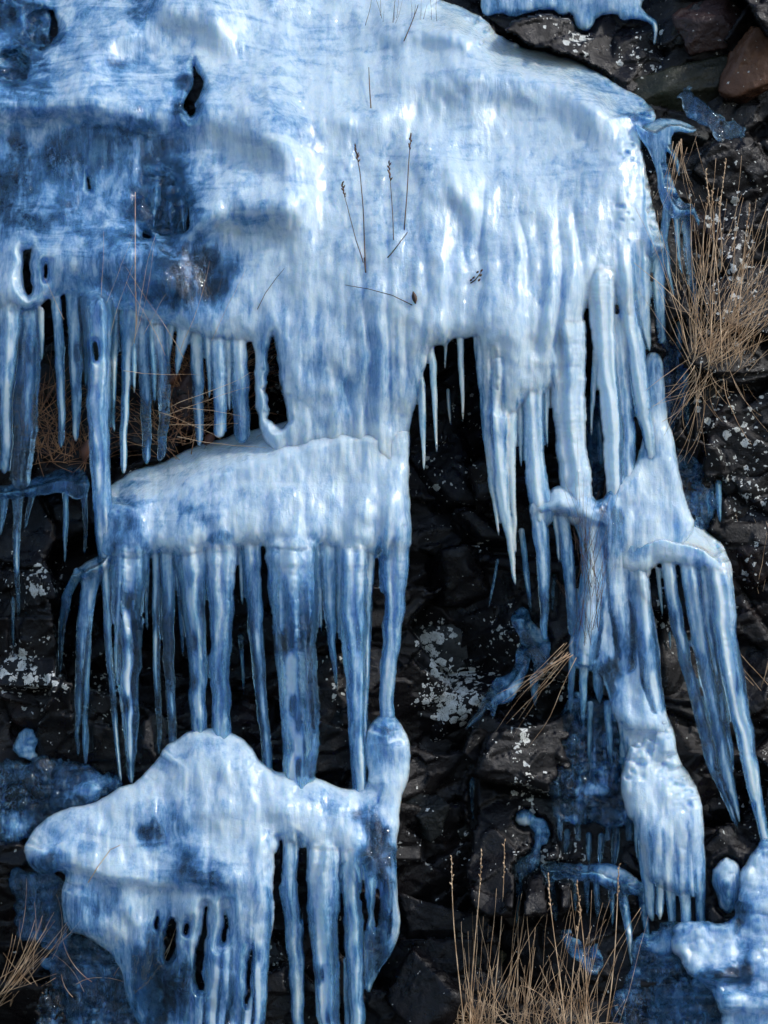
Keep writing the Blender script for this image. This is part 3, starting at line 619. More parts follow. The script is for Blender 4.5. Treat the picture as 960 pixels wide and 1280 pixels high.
topice = build_layer('ice_drape', 'strip of blue ice spilling over dark stones along the top edge', 'ice drape', (590, -60, 835, 90),
    [[(600, -80), (800, -80), (812, -10), (800, 8), (806, 16), (818, 24), (822, 34), (822, 52), (818, 60), (816, 36), (806, 26), (790, 24), (775, 26), (770, 16), (745, 20), (738, 36), (730, 38), (722, 34), (716, 14), (700, 20), (690, 10), (660, 16), (640, 22), (625, 16), (604, 22), (598, 4)]],
    [], [(600, 0, -160), (800, 0, -150), (820, 50, -115), (700, 20, -150), (700, -60, -200)], cloud=.6, clouds=[(640, 20, 20, 10, .3)], seed=97, lump=6, T=9)
sheet = build_layer('ice_sheet', 'frozen run-off sheet over the ground in the bottom right corner', 'ice sheet', (820, 1040, 1060, 1345),
    [[(838, 1168), (850, 1152), (880, 1150), (905, 1152), (918, 1140), (926, 1100), (938, 1060), (960, 1046), (1100, 1040), (1100, 1400), (890, 1400), (888, 1290), (905, 1275), (892, 1248), (878, 1228), (862, 1218), (846, 1200)]],
    [], [(850, 1160, 80), (900, 1160, 88), (940, 1070, 55), (990, 1060, 60), (860, 1210, 105), (960, 1180, 95), (900, 1290, 130), (990, 1300, 130), (960, 1240, 118)],
    cloud=.62, clouds=[(885, 1185, 40, 22, .95), (925, 1215, 22, 30, .15), (900, 1222, 30, 14, .2), (930, 1250, 40, 18, .75), (945, 1090, 16, 30, .9), (870, 1260, 20, 20, .1), (915, 1130, 10, 30, .2)],
    steps=[([(830, 1212), (880, 1222), (950, 1216)], 12, 22, 7), ([(860, 1262), (910, 1258), (990, 1262)], 10, 20, 7)], seed=101, lump=12, flute=1, T=15, bubbles=2.5, breakup=4)
blob = build_layer('ice_lump', 'smooth pale egg shaped lump of ice beside the lower right ice cap', 'ice lump', (880, 1062, 936, 1150),
    [[(886, 1086), (893, 1078), (906, 1070), (917, 1075), (923, 1092), (929, 1112), (926, 1130), (912, 1146), (900, 1140), (894, 1122), (890, 1104)]],
    [], [(905, 1100, 62)], cloud=.55, clouds=[(905, 1085, 14, 12, .9)], seed=103, lump=9, flute=1, T=17, edge=20, bubbles=3, warp=6)

for pts, c, d, lab in [
    ([(828, 250, 3), (832, 300, 3)], .4, -30, None),
    ([(560, 488, 2.5), (561, 510, 2.5), (563, 533, 1)], .7, 10, 'tiny white icicle hanging alone in front of the dark rock hollow under the main curtain'),
    ([(865, 385, 4), (864, 400, 4), (866, 430, 1.5)], .35, -28, None),
    ([(848, 406, 5), (849, 422, 5), (850, 442, 2)], .35, -35, 'stubby icicle on dark rock just left of the right hand straw tuft'),
    ([(898, 604, 4), (899, 630, 4), (900, 655, 1.5)], .45, -22, 'lone bright icicle on black rock right of the lumpy column, above the long icicles'),
    ([(885, 618, 3), (886, 650, 2.5)], .25, -24, 'faint thin icicle directly left of the lone bright one on black rock'),
    ([(837, 790, 2), (838, 815, 1)], .3, -5, 'tiny clear icicle in the shadowed gap left of the long right icicles'),
    ([(16, 748, 2.5), (17, 785, 2), (17, 816, 1)], .3, 10, 'short hair thin icicle at the far left below the ledge crust'),
    ([(622, 700, 2), (617, 730, 2), (611, 762, 1)], .15, 12, 'fine curved thread of ice on dark rock left of the ice column'),
    ([(301, 795, 3), (302, 830, 2.4), (305, 870, 1)], .15, 15, 'thin clear icicle behind, between the fifth and sixth thick icicles of the middle tier'),
    ([(709, 1040, 4), (708, 1056, 3.5), (707, 1070, 1.5)], .2, 40, 'short clear icicle under the small rock roof, first from the left'),
    ([(736, 1044, 4), (736, 1060, 4), (737, 1082, 1.5)], .35, 42, 'short bright icicle under the small rock roof, second from the left'),
    ([(752, 1046, 5), (751, 1062, 4), (750, 1084, 2)], .15, 42, 'short murky icicle under the small rock roof, third from the left'),
    ([(770, 1036, 5), (769, 1060, 5), (768, 1086, 2)], .25, 44, 'short icicle under the small rock roof, rightmost and nearest the fluted cap'),
    ([(554, 985, 2), (553, 1005, 2), (551, 1028, 1)], .4, 0, None),
    ([(590, 975, 3), (590, 1000, 2), (591, 1030, 1)], .3, 12, 'slim clear icicle on black rock right of the tan stone'),
    ([(748, 530, 3), (750, 555, 3), (752, 582, 3)], .4, -20, 'clear icicle deep in the slot between two broad curtain columns'),
    ([(857, 470, 5), (858, 500, 4), (861, 545, 1.5)], .15, -34, 'glassy icicle on rock under the stubby one beside the straw tuft'),
    ([(824, 466, 3), (846, 500, 2), (848, 520, 1)], .25, -28, None),
    ([(693, 720, 2), (691, 740, 2), (690, 770, 1)], .2, 0, 'faint icicle in the gap below the column ledge, near the frozen straw')]:
    if lab is None: continue
    a = np.array(pts); bb = (a[:, 0].min()-14, a[0, 1]-20, a[:, 0].max()+14, a[-1, 1]+8)
    build_layer('icicle', lab, 'icicle', bb, [], [I([tuple(p) for p in pts], c=c, d=d)], [(a[0, 0], a[0, 1], d)], group='single icicles on the rock', seed=int(a[0, 0]), warp=0)

GL = []
def glaze(lab, bbox, poly, seed, c=.07, brk=7, bub=6, T=4, lift=10, cloudspots=(), ics=()):
    ctrl = [(x, y, v+lift) for (x, y, v) in CL]
    o = build_layer('ice_glaze', lab, 'ice glaze', bbox, [poly], list(ics), ctrl, bond=0,  cloud=c, clouds=cloudspots, seed=seed, lump=9, flute=.5, T=T, warp=9, bubbles=bub, breakup=brk, dsig=62)
    return o
glaze('dark glassy ice glaze over stones between the ice column and the clinging drip', (675, 950, 805, 1050), [(685, 958), (740, 950), (785, 962), (795, 1010), (790, 1034), (740, 1032), (690, 1028), (682, 990)], 201, brk=4, lift=16, ics=[I([(700, 1025, 4.0), (700, 1042, 3.0), (701, 1059, 1.2)], c=.4, k=3, dd=8), I([(722, 1028, 4.0), (722, 1050, 3.0), (723, 1072, 1.2)], c=.4, k=3, dd=8), I([(760, 1030, 4.0), (760, 1047, 3.0), (761, 1064, 1.2)], c=.4, k=3, dd=8), I([(786, 1026, 5.0), (786, 1048, 3.8), (787, 1070, 1.2)], c=.4, k=3, dd=8)], cloudspots=[(740, 985, 20, 8, .6), (710, 1018, 16, 6, .6)])
glaze('patchy bubbly glaze on black stones left of the bottom left mound', (-30, 930, 165, 1080), [(-40, 960), (60, 945), (130, 955), (160, 975), (120, 1000), (60, 1030), (20, 1060), (-40, 1070)], 203, brk=9, cloudspots=[(110, 985, 25, 10, .5), (25, 1030, 15, 15, .5)])
glaze('glassy dark ice under the straw filled column', (690, 860, 800, 985), [(700, 868), (750, 862), (790, 900), (795, 960), (740, 975), (700, 950)], 205, brk=4, lift=16, cloudspots=[(730, 875, 24, 8, .7), (770, 905, 12, 10, .6)], ics=[I([(704, 905, 4.0), (704, 927, 3.0), (705, 949, 1.2)], c=.4, k=3, dd=8), I([(717, 935, 5.0), (717, 960, 3.8), (718, 985, 1.2)], c=.4, k=3, dd=8), I([(729, 900, 4.0), (729, 920, 3.0), (730, 940, 1.2)], c=.4, k=3, dd=8), I([(742, 940, 5.0), (742, 968, 3.8), (743, 996, 1.2)], c=.4, k=3, dd=8), I([(755, 920, 4.0), (755, 943, 3.0), (756, 966, 1.2)], c=.4, k=3, dd=8), I([(768, 945, 5.0), (768, 967, 3.8), (769, 989, 1.2)], c=.4, k=3, dd=8), I([(780, 965, 4.0), (780, 984, 3.0), (781, 1003, 1.2)], c=.4, k=3, dd=8), I([(725, 965, 4.0), (725, 981, 3.0), (726, 997, 1.2)], c=.4, k=3, dd=8)])
glaze('deep blue glaze over stones in the lower right, below the two sharp icicles', (745, 1140, 925, 1330), [(800, 1160), (860, 1150), (890, 1200), (905, 1260), (890, 1330), (760, 1330), (770, 1240), (785, 1195)], 207, c=.12, brk=5, bub=7, lift=14, cloudspots=[(830, 1175, 30, 14, .5), (800, 1300, 30, 20, .4)])
glaze('dark ice glaze with straw below the left side of the mound', (20, 1150, 215, 1330), [(60, 1170), (140, 1165), (200, 1200), (200, 1330), (20, 1330), (50, 1230)], 209, c=.1, brk=7, lift=16)
glaze('broken glaze crust under the left lobe of the mound', (10, 1070, 100, 1190), [(20, 1080), (70, 1080), (90, 1120), (90, 1175), (40, 1185), (10, 1130)], 211, c=.2, brk=5, bub=7, lift=24)
glaze('teal glaze patch on rock right of the lumpy ice column', (825, 545, 905, 680), [(838, 555), (858, 560), (885, 590), (895, 640), (880, 665), (858, 650), (845, 610)], 213, c=.1, brk=5, lift=8)
glaze('dark blue glassy patch joining curtain and straw tuft, above the column dome', (815, 410, 880, 560), [(822, 415), (845, 425), (862, 450), (862, 490), (850, 540), (835, 545), (826, 500), (824, 450)], 215, c=.18, brk=3, lift=12, bub=6)
glaze('thin blue film of ice running over dark rock above the right hand tuft', (835, 90, 945, 210), [(842, 98), (860, 108), (880, 130), (910, 145), (935, 175), (920, 190), (890, 165), (862, 150), (850, 125)], 217, c=.1, brk=6.5, lift=4, bub=3)
glaze('small frosty glaze on stones at far left beside the long icicles', (10, 900, 70, 965), [(18, 915), (35, 908), (50, 925), (40, 950), (20, 945)], 219, c=.5, brk=1.5, lift=6)
glaze('crumpled blue ice fragment low in the bottom grass', (690, 1155, 770, 1235), [(698, 1162), (715, 1162), (740, 1175), (758, 1180), (756, 1205), (742, 1220), (722, 1200), (705, 1180)], 221, c=.35, brk=3, lift=12)
glaze('icy film on the dark rock deep between the curtain columns', (715, 480, 765, 650), [(728, 492), (752, 488), (757, 520), (755, 560), (758, 640), (732, 636), (728, 560)], 223, c=.1, brk=2, lift=8)
glaze('rough glaze joining the knob and the mound right of its icicles', (445, 885, 480, 990), [(450, 900), (465, 895), (470, 935), (468, 975), (455, 972), (448, 935)], 225, c=.15, brk=2, lift=14)
glaze('icy crystals lodged on the dark stones in the top left corner', (-30, 0, 90, 140), [(-30, 0), (60, 0), (72, 40), (60, 80), (40, 118), (-30, 128)], 227, c=.2, brk=5, lift=8, bub=7)
glaze('glassy crystals on the dark hollow in the upper left ice', (150, 190, 250, 310), [(160, 205), (200, 195), (232, 215), (244, 262), (225, 296), (185, 302), (158, 280), (150, 240)], 229, c=.3, brk=2.5, lift=26, bub=9, ics=[I([(196, 222, 5), (194, 250, 4), (192, 285, 2)], c=.8, dd=8), I([(210, 226, 6), (212, 255, 5), (214, 288, 3)], c=.3, dd=8), I([(226, 240, 4), (228, 262, 4), (229, 286, 2)], c=.6, dd=8)])

# ------------------------------------------------------------------ THE CLIFF
gx = np.concatenate([np.linspace(-3000, -420, 44)[:-1], np.arange(-420, -20, 8), np.arange(-20, 981, 2.6), np.arange(984, 1380, 8), np.linspace(1388, 3900, 44)])
gy = np.concatenate([np.linspace(-2600, -420, 40)[:-1], np.arange(-420, -20, 8), np.arange(-20, 1301, 2.6), np.arange(1304, 1440, 6)])
X, Y = np.meshgrid(gx, gy, indexing='ij')
def facets(X, Y, cell, seed, tilt, jump, crack, sx=1.0):
    rs = np.random.RandomState(seed); n = 97
    jx = rs.rand(n, n); jy = rs.rand(n, n); ta = rs.uniform(-1, 1, (n, n))*tilt; tb = rs.uniform(-1, 1, (n, n))*tilt; of = rs.uniform(-1, 1, (n, n))*jump
    u = X/(cell*sx); v = Y/cell
    iu = np.floor(u).astype(int); iv = np.floor(v).astype(int)
    d1 = np.full(X.shape, 1e9); d2 = np.full(X.shape, 1e9); val = np.zeros(X.shape)
    for a in (-1, 0, 1):
        for b in (-1, 0, 1):
            ca = iu+a; cb = iv+b; ma = ca % n; mb = cb % n
            px = ca+jx[ma, mb]; py = cb+jy[ma, mb]
            d = np.sqrt((u-px)**2+(v-py)**2)
            h = of[ma, mb]+(u-px)*cell*ta[ma, mb]+(v-py)*cell*tb[ma, mb]
            closer = d < d1
            d2 = np.where(closer, d1, np.minimum(d2, d)); val = np.where(closer, h, val); d1 = np.where(closer, d, d1)
    e = d2-d1
    return val-crack*np.exp(-(e/.035)**2)
XW = X+fbm(X, Y, 70, 70, 301, 3)*11; YW = Y+fbm(X, Y, 70, 70, 303, 3)*11
base = cliff_depth(np.clip(X, -420, 1400), np.clip(Y, -300, 1440))
base = base-np.clip(-300-Y, 0, None)*.35-np.clip(np.abs(X-480)-900, 0, None)*.12
D = base+facets(XW*.95-YW*.3, YW+.2*XW, 175, 311, .6, 26, 4, 1.25)+facets(XW*.9+YW*.45, YW-.25*XW, 80, 313, .55, 7, 2, 1.5)+facets(XW+9, YW+.3*XW, 24, 317, .4, 1.0, 0, 1.6)+fbm(X, Y, 26, 26, 319, 4)*2.2
D += fbm(X, Y, 400, 400, 321, 3)*60*sstep(500, 900, np.abs(X-480))
for (bx, by, bm) in BODIES:      # keep the rock behind the ice that rests on it
    fx = np.clip((X-bx[0])/(bx[1]-bx[0]), -1, len(bx)); fy = np.clip((Y-by[0])/(by[1]-by[0]), -1, len(by))
    ok = (fx >= 0) & (fy >= 0) & (fx < len(bx)-1) & (fy < len(by)-1)
    v = bm[np.clip(fx.astype(int), 0, len(bx)-1), np.clip(fy.astype(int), 0, len(by)-1)]
    D = np.where(ok & (v < 1e8), np.minimum(D, v-1), D)
LICH = [(562, 868, 42, 36, .85), (545, 795, 30, 22, .62), (545, 835, 18, 30, .5), (652, 925, 14, 30, .55), (625, 800, 30, 40, .35), (35, 840, 50, 40, .5), (40, 725, 45, 30, .4), (600, 680, 16, 14, .4), (560, 600, 60, 70, .24),
        (590, 520, 40, 30, .26), (720, 52, 22, 18, .5), (700, 30, 40, 14, .3), (800, 70, 40, 50, .3), (915, 330, 60, 160, .3), (930, 560, 60, 130, .32), (940, 700, 40, 60, .26), (800, 400, 30, 60, .25), (345, 480, 10, 50, .45),
        (530, 1010, 30, 20, .2), (660, 990, 24, 30, .5), (700, 1080, 60, 30, .35), (560, 1060, 80, 40, .22), (870, 480, 40, 60, .28), (830, 770, 40, 60, .3), (800, 200, 20, 40, .35), (420, 860, 20, 40, .35), (120, 860, 60, 60, .25),
        (960, 1000, 60, 80, .25), (345, 1200, 30, 40, .3), (690, 850, 40, 40, .3)]
def lichen_at(px, py):
    l = np.full(np.shape(px), .05)
    for (cx, cy, rx, ry, v) in LICH: l = np.maximum(l, v*np.exp(-((px-cx)/rx)**2-((py-cy)/ry)**2))
    return l
V = W(X, Y, D).reshape(-1, 3)
nx, ny = X.shape; idx = np.arange(nx*ny).reshape(nx, ny)
F = np.stack([idx[:-1, :-1], idx[:-1, 1:], idx[1:, 1:], idx[1:, :-1]], -1).reshape(-1, 4)
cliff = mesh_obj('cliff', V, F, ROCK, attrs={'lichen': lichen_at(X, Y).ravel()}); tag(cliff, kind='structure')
def D_at(px, py):
    i = int(np.clip(np.searchsorted(gx, px), 0, nx-1)); j = int(np.clip(np.searchsorted(gy, py), 0, ny-1)); return float(D[i, j])
gnd = mesh_obj('ground', [(-200, -300, -.12), (200, -300, -.12), (200, 200, -.12), (-200, 200, -.12)], [(0, 1, 2, 3)], GROUND, smooth=False); tag(gnd, kind='structure')

# ------------------------------------------------------------------ loose rocks
import bmesh
def F_at(px, py, default=None):
    best = -1e9
    for (bx, by, fr) in FRONTS:
        i = int(round((px-bx[0])/(bx[1]-bx[0]))); j = int(round((py-by[0])/(by[1]-by[0])))
        if 0 <= i < len(bx) and 0 <= j < len(by): best = max(best, fr[i, j])
    return best if best > -1e8 else D_at(px, py)
def rock(px, py, rx, ry, label, mat=ROCK, rot=0, seed=0, out=.45, lich=None, roundness=14, rz=None):
    bm = bmesh.new(); bmesh.ops.create_icosphere(bm, subdivisions=5, radius=1)
    n = np.array([v.co[:] for v in bm.verts]); Fc = np.array([[l.vert.index for l in f.loops] for f in bm.faces]); bm.free()
    n /= np.linalg.norm(n, axis=1)[:, None]
    rs = np.random.RandomState(seed+500); K = 12
    pl = rs.normal(size=(K, 3)); pl /= np.linalg.norm(pl, axis=1)[:, None]; h = rs.uniform(.55, .98, K)
    q = np.clip(n@pl.T, 0, None)/h
    r = 1/np.power((q**roundness).sum(1)+.62**roundness, 1/roundness)
    r = np.minimum(r, 1.5)
    a = n[:, 0]*60+seed*31; b_ = n[:, 2]*60; c_ = n[:, 1]*60
    r = r*(1+.08*fbm(a, b_+c_*.7, 28, 28, seed, 4)+.03*fbm(a+c_, b_-c_, 8, 8, seed+3, 3))
    p = n*r[:, None]*(1+.10*np.abs(fbm(a+seed, b_+c_, 16, 16, seed+9, 3)))[:, None]
    rz = rz or .7*min(rx, ry)
    x = p[:, 0]*rx; z = p[:, 2]*ry; y = p[:, 1]*rz
    t = math.radians(rot); x, z = x*math.cos(t)-z*math.sin(t), x*math.sin(t)+z*math.cos(t)
    dc = D_at(px, py)-rz*(1-out)
    lim = 1e9
    for (bx, by, bm_) in BODIES:
        fi = ((px+x-bx[0])/(bx[1]-bx[0])).astype(int); fj = ((py-z-by[0])/(by[1]-by[0])).astype(int)
        ok = (fi >= 0) & (fj >= 0) & (fi < len(bx)) & (fj < len(by))
        if ok.any(): lim = min(lim, float((bm_[fi[ok], fj[ok]]+2-(dc-y[ok])).min()))
    if lim < 0: dc += lim
    V = W(px+x, py-z, dc-y)
    l = lichen_at(px+x, py-z)
    if lich is not None: l = np.maximum(l, lich)
    o = mesh_obj('rock', V, Fc, mat, attrs={'lichen': l})
    # origin at the rock's base
    c0 = V.mean(0); c0[2] = V[:, 2].min(); o.location = c0
    co = (V-c0).ravel(); o.data.vertices.foreach_set('co', co); o.data.update()
    tag(o, label, 'rock', 'rocks of the cliff'); return o
ROCK_SUN = rock_material('sun_painted_rock', (.05, .022, .014), (.20, .10, .06), (.42, .24, .15))  # brown rock, brighter orange: a warm patch of sunlight painted into the base colour
RS = [
 (596, 878, 62, 56, 'black block with the largest white lichen patch, right of the middle tier', ROCK, 38, .75),
 (556, 800, 46, 34, 'grey green slanted block with lichen, directly above the largest lichen patch', ROCK_PALE, 40, .8),
 (575, 728, 68, 46, 'smooth dark reddish boulder below the hollow under the main curtain', ROCK, 10, .8),
 (606, 668, 44, 30, 'small dark boulder with one pale lichen spot, left of the ice column', ROCK, -10, .8),
 (565, 600, 62, 78, 'large purplish rock filling the hollow under the main curtain', ROCK, 25, .8),
 (650, 935, 42, 54, 'upright dark rock with scattered lichen, right of the largest lichen block', ROCK, 12, .8),
 (533, 1018, 36, 26, 'pale tan cracked stone right of the ice knob', ROCK_PALE, -8, .6),
 (588, 1034, 26, 16, 'flat greenish grey stone beside the pale tan one', ROCK_PALE, 12, .5),
 (556, 1082, 64, 30, 'long black slab under the pale tan stone', ROCK, 8, .5),
 (640, 1130, 44, 40, 'black rock beneath the crooked ice drip', ROCK, -20, .4),
 (548, 1160, 56, 36, 'black wedge of rock right of the mound edge', ROCK, -14, .5),
 (530, 1240, 46, 46, 'dark rock at the bottom between mound icicles and straw', ROCK, 20, .5),
 (592, 1205, 40, 34, 'faintly green dark rock behind the bottom straw', ROCK_MOSS, 0, .4),
 (860, 108, 92, 34, 'long mossy olive ledge stone at the upper right', ROCK_MOSS, 10, 1.1),
 (880, 42, 50, 38, 'brown rounded rock high at the upper right', ROCK_BROWN, 0, 1.2),
 (945, 72, 42, 44, 'brown rock with warm sunlight painted into its colour, in the upper right corner', ROCK_SUN, 20, 1.3),
 (868, 28, 26, 24, 'small greyish stone sitting against the brown upper right rock', ROCK_PALE, 0, 1.3),
 (850, 172, 32, 22, 'greenish pebble under the ragged dripping strip of ice', ROCK_PALE, -8, .8),
 (705, 55, 48, 24, 'black stone with a lichen cluster just above the dome edge', ROCK, -12, .6),
 (645, 34, 42, 16, 'dark stone between top ice strip and dome crest', ROCK, -16, .5),
 (790, 62, 44, 38, 'dark purple rock left of the mossy ledge stone', ROCK, 15, .5),
 (905, 300, 60, 62, 'dark rock speckled with lichen behind the upright seed stalks', ROCK, 12, .4),
 (925, 560, 58, 52, 'black rock dotted with lichen below the straw tuft', ROCK, -18, .45),
 (940, 690, 42, 56, 'dark lichen dotted rock right of the overhanging ledge', ROCK, 12, .4),
 (845, 850, 26, 60, 'upright stone between lumpy column and long icicles', ROCK, -6, .5),
 (38, 868, 56, 46, 'lichen speckled rock at the left edge beside the long icicles', ROCK, 24, .5),
 (45, 735, 44, 44, 'reddish lichen dotted rock below the far left ledge crust', ROCK, 0, .5),
 (118, 900, 40, 36, 'black rock behind the leftmost long icicles', ROCK, 0, .4),
 (900, 1010, 34, 40, 'dark rock behind the tips of the long right icicles', ROCK, 0, .4),
 (225, 500, 46, 40, 'dark stone in the left hollow behind thin icicles', ROCK_BROWN, 0, .3),
 (95, 480, 36, 44, 'brown stone deep in the hollow at far left', ROCK_MOSS, 0, .3),
 (330, 870, 42, 46, 'black rock seen between the thick middle tier icicles', ROCK, 0, .4)]
for i, (px, py, rx, ry, lab, m_, rot, out) in enumerate(RS):
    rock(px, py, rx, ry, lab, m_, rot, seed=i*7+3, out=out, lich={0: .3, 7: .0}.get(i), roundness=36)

# ------------------------------------------------------------------ dry grass
def tube(path, rad, sides=4):
    P = np.array(path, float); n = len(P)
    T = np.gradient(P, axis=0); T /= np.linalg.norm(T, axis=1)[:, None]+1e-9
    A = np.cross(T, np.array([.1, 1, .05])); A /= np.linalg.norm(A, axis=1)[:, None]+1e-9
    B = np.cross(T, A); ang = np.arange(sides)*2*math.pi/sides
    V = P[:, None]+(A[:, None]*np.cos(ang)[None, :, None]+B[:, None]*np.sin(ang)[None, :, None])*np.asarray(rad)[:, None, None]
    idx = np.arange(n*sides).reshape(n, sides); F = []
    for k in range(n-1):
        for j in range(sides): F.append((idx[k, j], idx[k, (j+1) % sides], idx[k+1, (j+1) % sides], idx[k+1, j]))
    F.append((idx[0, 3], idx[0, 2], idx[0, 1], idx[0, 0])); F.append((idx[-1, 0], idx[-1, 1], idx[-1, 2], idx[-1, 3]))
    return V.reshape(-1, 3), F
def join(parts):
    Vs, Fs, o = [], [], 0
    for v, f in parts: Vs.append(v); Fs += [tuple(i+o for i in q) for q in f]; o += len(v)
    return np.concatenate(Vs), np.array(Fs)
def blade(x, y, d, ang, L, bend, lean, r0, rs, n=9):
    pts = []; a = ang
    for k in range(n):
        pts.append((x, y, d)); st = L/(n-1)
        x += math.sin(a)*st; y -= math.cos(a)*st; d += lean*st; a += bend/(n-1)+rs.normal()*.05
    pts = np.array(pts); P = W(pts[:, 0], pts[:, 1], pts[:, 2])
    return tube(P, np.linspace(1, .35, n)*r0*S*rs.uniform(.4, .8))
def head(path, rs, r=1.6):
    out = []
    P = np.array(path)
    for k in range(9):
        t = k/8*(len(P)-1); i = min(int(t), len(P)-2); c = P[i]+(P[i+1]-P[i])*(t-i)
        a = rs.uniform(-.7, .7); L = rs.uniform(3, 6)
        q = np.array([c, c+np.array([math.sin(a)*L*.4, -abs(math.cos(a))*L*.5, rs.uniform(0, 1)]), c+np.array([math.sin(a)*L, -abs(math.cos(a))*L, rs.uniform(0, 2)])])
        out.append(tube(W(q[:, 0], q[:, 1], q[:, 2]), np.array([.4, 1.0, .25])*r*S*.6))
    return join(out)
def tuft(label, bases, n, ang, L, bend, r0, mat, seed, lean=.15, d=None, heads=0, cat='grass tuft'):
    rs = np.random.RandomState(seed); parts = []; tips = []
    for k in range(n):
        (bx, by, sx, sy) = bases[rs.randint(len(bases))]
        x = bx+rs.normal()*sx; y = by+rs.normal()*sy
        dd = (D_at(x, y)+6 if d is None else d)+rs.uniform(-4, 8)
        a = math.radians(rs.uniform(*ang)); l = rs.uniform(*L); be = rs.uniform(*bend)
        parts.append(blade(x, y, dd, a, l, be, lean*rs.uniform(-.3, 1), r0*rs.uniform(.6, 1.2), rs))
    V, F = join(parts); loc = V.mean(0); loc[2] = V[:, 2].min()
    if not heads:
        o = mesh_obj('grass_tuft', V-loc, F, mat); o.location = loc; return tag(o, label, cat, 'dry grass on the cliff')
    root = empty('grass_tuft', loc, label, cat, 'dry grass on the cliff'); mesh_obj('blades', V, F, mat, root)
    for k in range(heads):
        (bx, by, sx, sy) = bases[rs.randint(len(bases))]
        x = bx+rs.normal()*sx; y = by; dd = (D_at(x, y) if d is None else d)+16; l = rs.uniform(L[1]*.8, L[1]*1.25); a = rs.uniform(-.12, .16)
        pts = [(x+math.sin(a)*l*t+3*math.sin(t*4+k), y-l*t, dd+t*6) for t in np.linspace(0, 1, 12)]
        P = np.array(pts); v1, f1 = tube(W(P[:, 0], P[:, 1], P[:, 2]), np.linspace(1, .5, 12)*S*.8)
        st = mesh_obj('stalk', v1, f1, mat, root)
        v2, f2 = head(pts[-3:], rs); h = mesh_obj('seed_head', v2-loc+loc, f2, mat, root); 
    return root
tuft('big tan straw tuft bursting from the rock at the right edge', [(890, 462, 14, 16), (915, 440, 20, 20), (870, 430, 6, 26)], 140, (-28, 62), (60, 210), (-.5, .7), .85, STRAW, 1, .25, heads=3)
tuft('tan straw hanging down in curls below the big right tuft', [(905, 430, 22, 14), (940, 380, 14, 26), (880, 470, 12, 12)], 55, (150, 250), (40, 120), (-1.2, 1.2), .75, STRAW, 2, .3)
tuft('upright thin seed stalks left of the big straw tuft, on dark rock', [(880, 345, 6, 6), (905, 340, 12, 6)], 8, (-8, 12), (60, 95), (-.1, .2), .8, STRAW, 3, .15, heads=3)
tuft('tangled rusty straw in the dark hollow behind thin icicles, under the ledge lip', [(250, 500, 26, 26), (215, 540, 22, 16), (270, 460, 18, 18)], 260, (-85, 85), (40, 130), (-.8, .8), .75, STRAW_RED, 4, .1, d=0)
tuft('small straw tangle in the far left hollow behind icicles', [(60, 560, 18, 12), (50, 520, 16, 20), (95, 570, 14, 10)], 150, (-80, 80), (25, 90), (-1.2, 1.2), .7, STRAW_RED, 5, .1, d=-6)
tuft('tall pale straw standing at the bottom centre in front of black rock', [(640, 1300, 20, 6), (690, 1300, 26, 6), (600, 1295, 10, 6), (735, 1300, 18, 6)], 85, (-16, 20), (50, 200), (-.35, .5), .8, STRAW, 6, .05, heads=7)
tuft('short curled straw matted along the bottom edge', [(620, 1285, 24, 6), (690, 1280, 30, 8), (590, 1285, 10, 5)], 130, (-80, 80), (25, 70), (-1.8, 1.8), .8, STRAW, 7, .1)
tuft('thin straw leaning right in the bottom left corner', [(0, 1245, 5, 10)], 26, (15, 65), (60, 150), (-.4, .4), .7, STRAW, 8, .2)
tuft('sparse straw bits over the glaze left of the mound base', [(110, 1230, 30, 14), (70, 1250, 26, 16), (165, 1215, 14, 10)], 16, (-70, 70), (30, 90), (-1, 1), .6, STRAW, 9, .3, d=105)
tuft('brown straw frozen into the middle of the lumpy ice column', [(735, 790, 8, 14), (742, 740, 8, 26), (730, 700, 7, 20)], 60, (-24, 24), (40, 130), (-.3, .3), .5, STRAW_DARK, 10, .0, d=66)
tuft('dry straw fanning down left from the column base across dark rock', [(708, 812, 5, 5), (712, 820, 6, 6)], 16, (195, 240), (40, 150), (-.25, .25), .6, STRAW, 11, .1, d=60)
tuft('dark stalks poking through ice at the very top edge', [(505, 40, 18, 10), (475, 30, 16, 8), (540, 35, 12, 6)], 16, (-18, 22), (20, 55), (-.2, .2), .6, STRAW_DARK, 12, .0, d=-118)
tuft('thin straws crossing the rock at the right edge beside the long icicles', [(962, 860, 8, 30), (950, 740, 10, 20)], 14, (-50, 20), (60, 160), (-.5, .3), .6, STRAW, 13, .2)
tuft('pinkish straws draping over the greenish pebble', [(866, 176, 6, 4), (850, 176, 6, 4)], 14, (165, 200), (50, 90), (-.5, .5), .6, STRAW, 14, .0, d=-18)
tuft('few bent stalks trapped in the ice edge above the left hollow', [(150, 420, 40, 10), (110, 400, 30, 10), (250, 440, 20, 10)], 12, (-30, 30), (50, 140), (-.3, .3), .5, STRAW, 15, .12, d=52)
tuft('long dry straws spanning the mouth of the left hollow', [(150, 462, 6, 4), (215, 520, 12, 10)], 7, (60, 120), (80, 120), (-.1, .1), .7, STRAW, 16, .0, d=44)
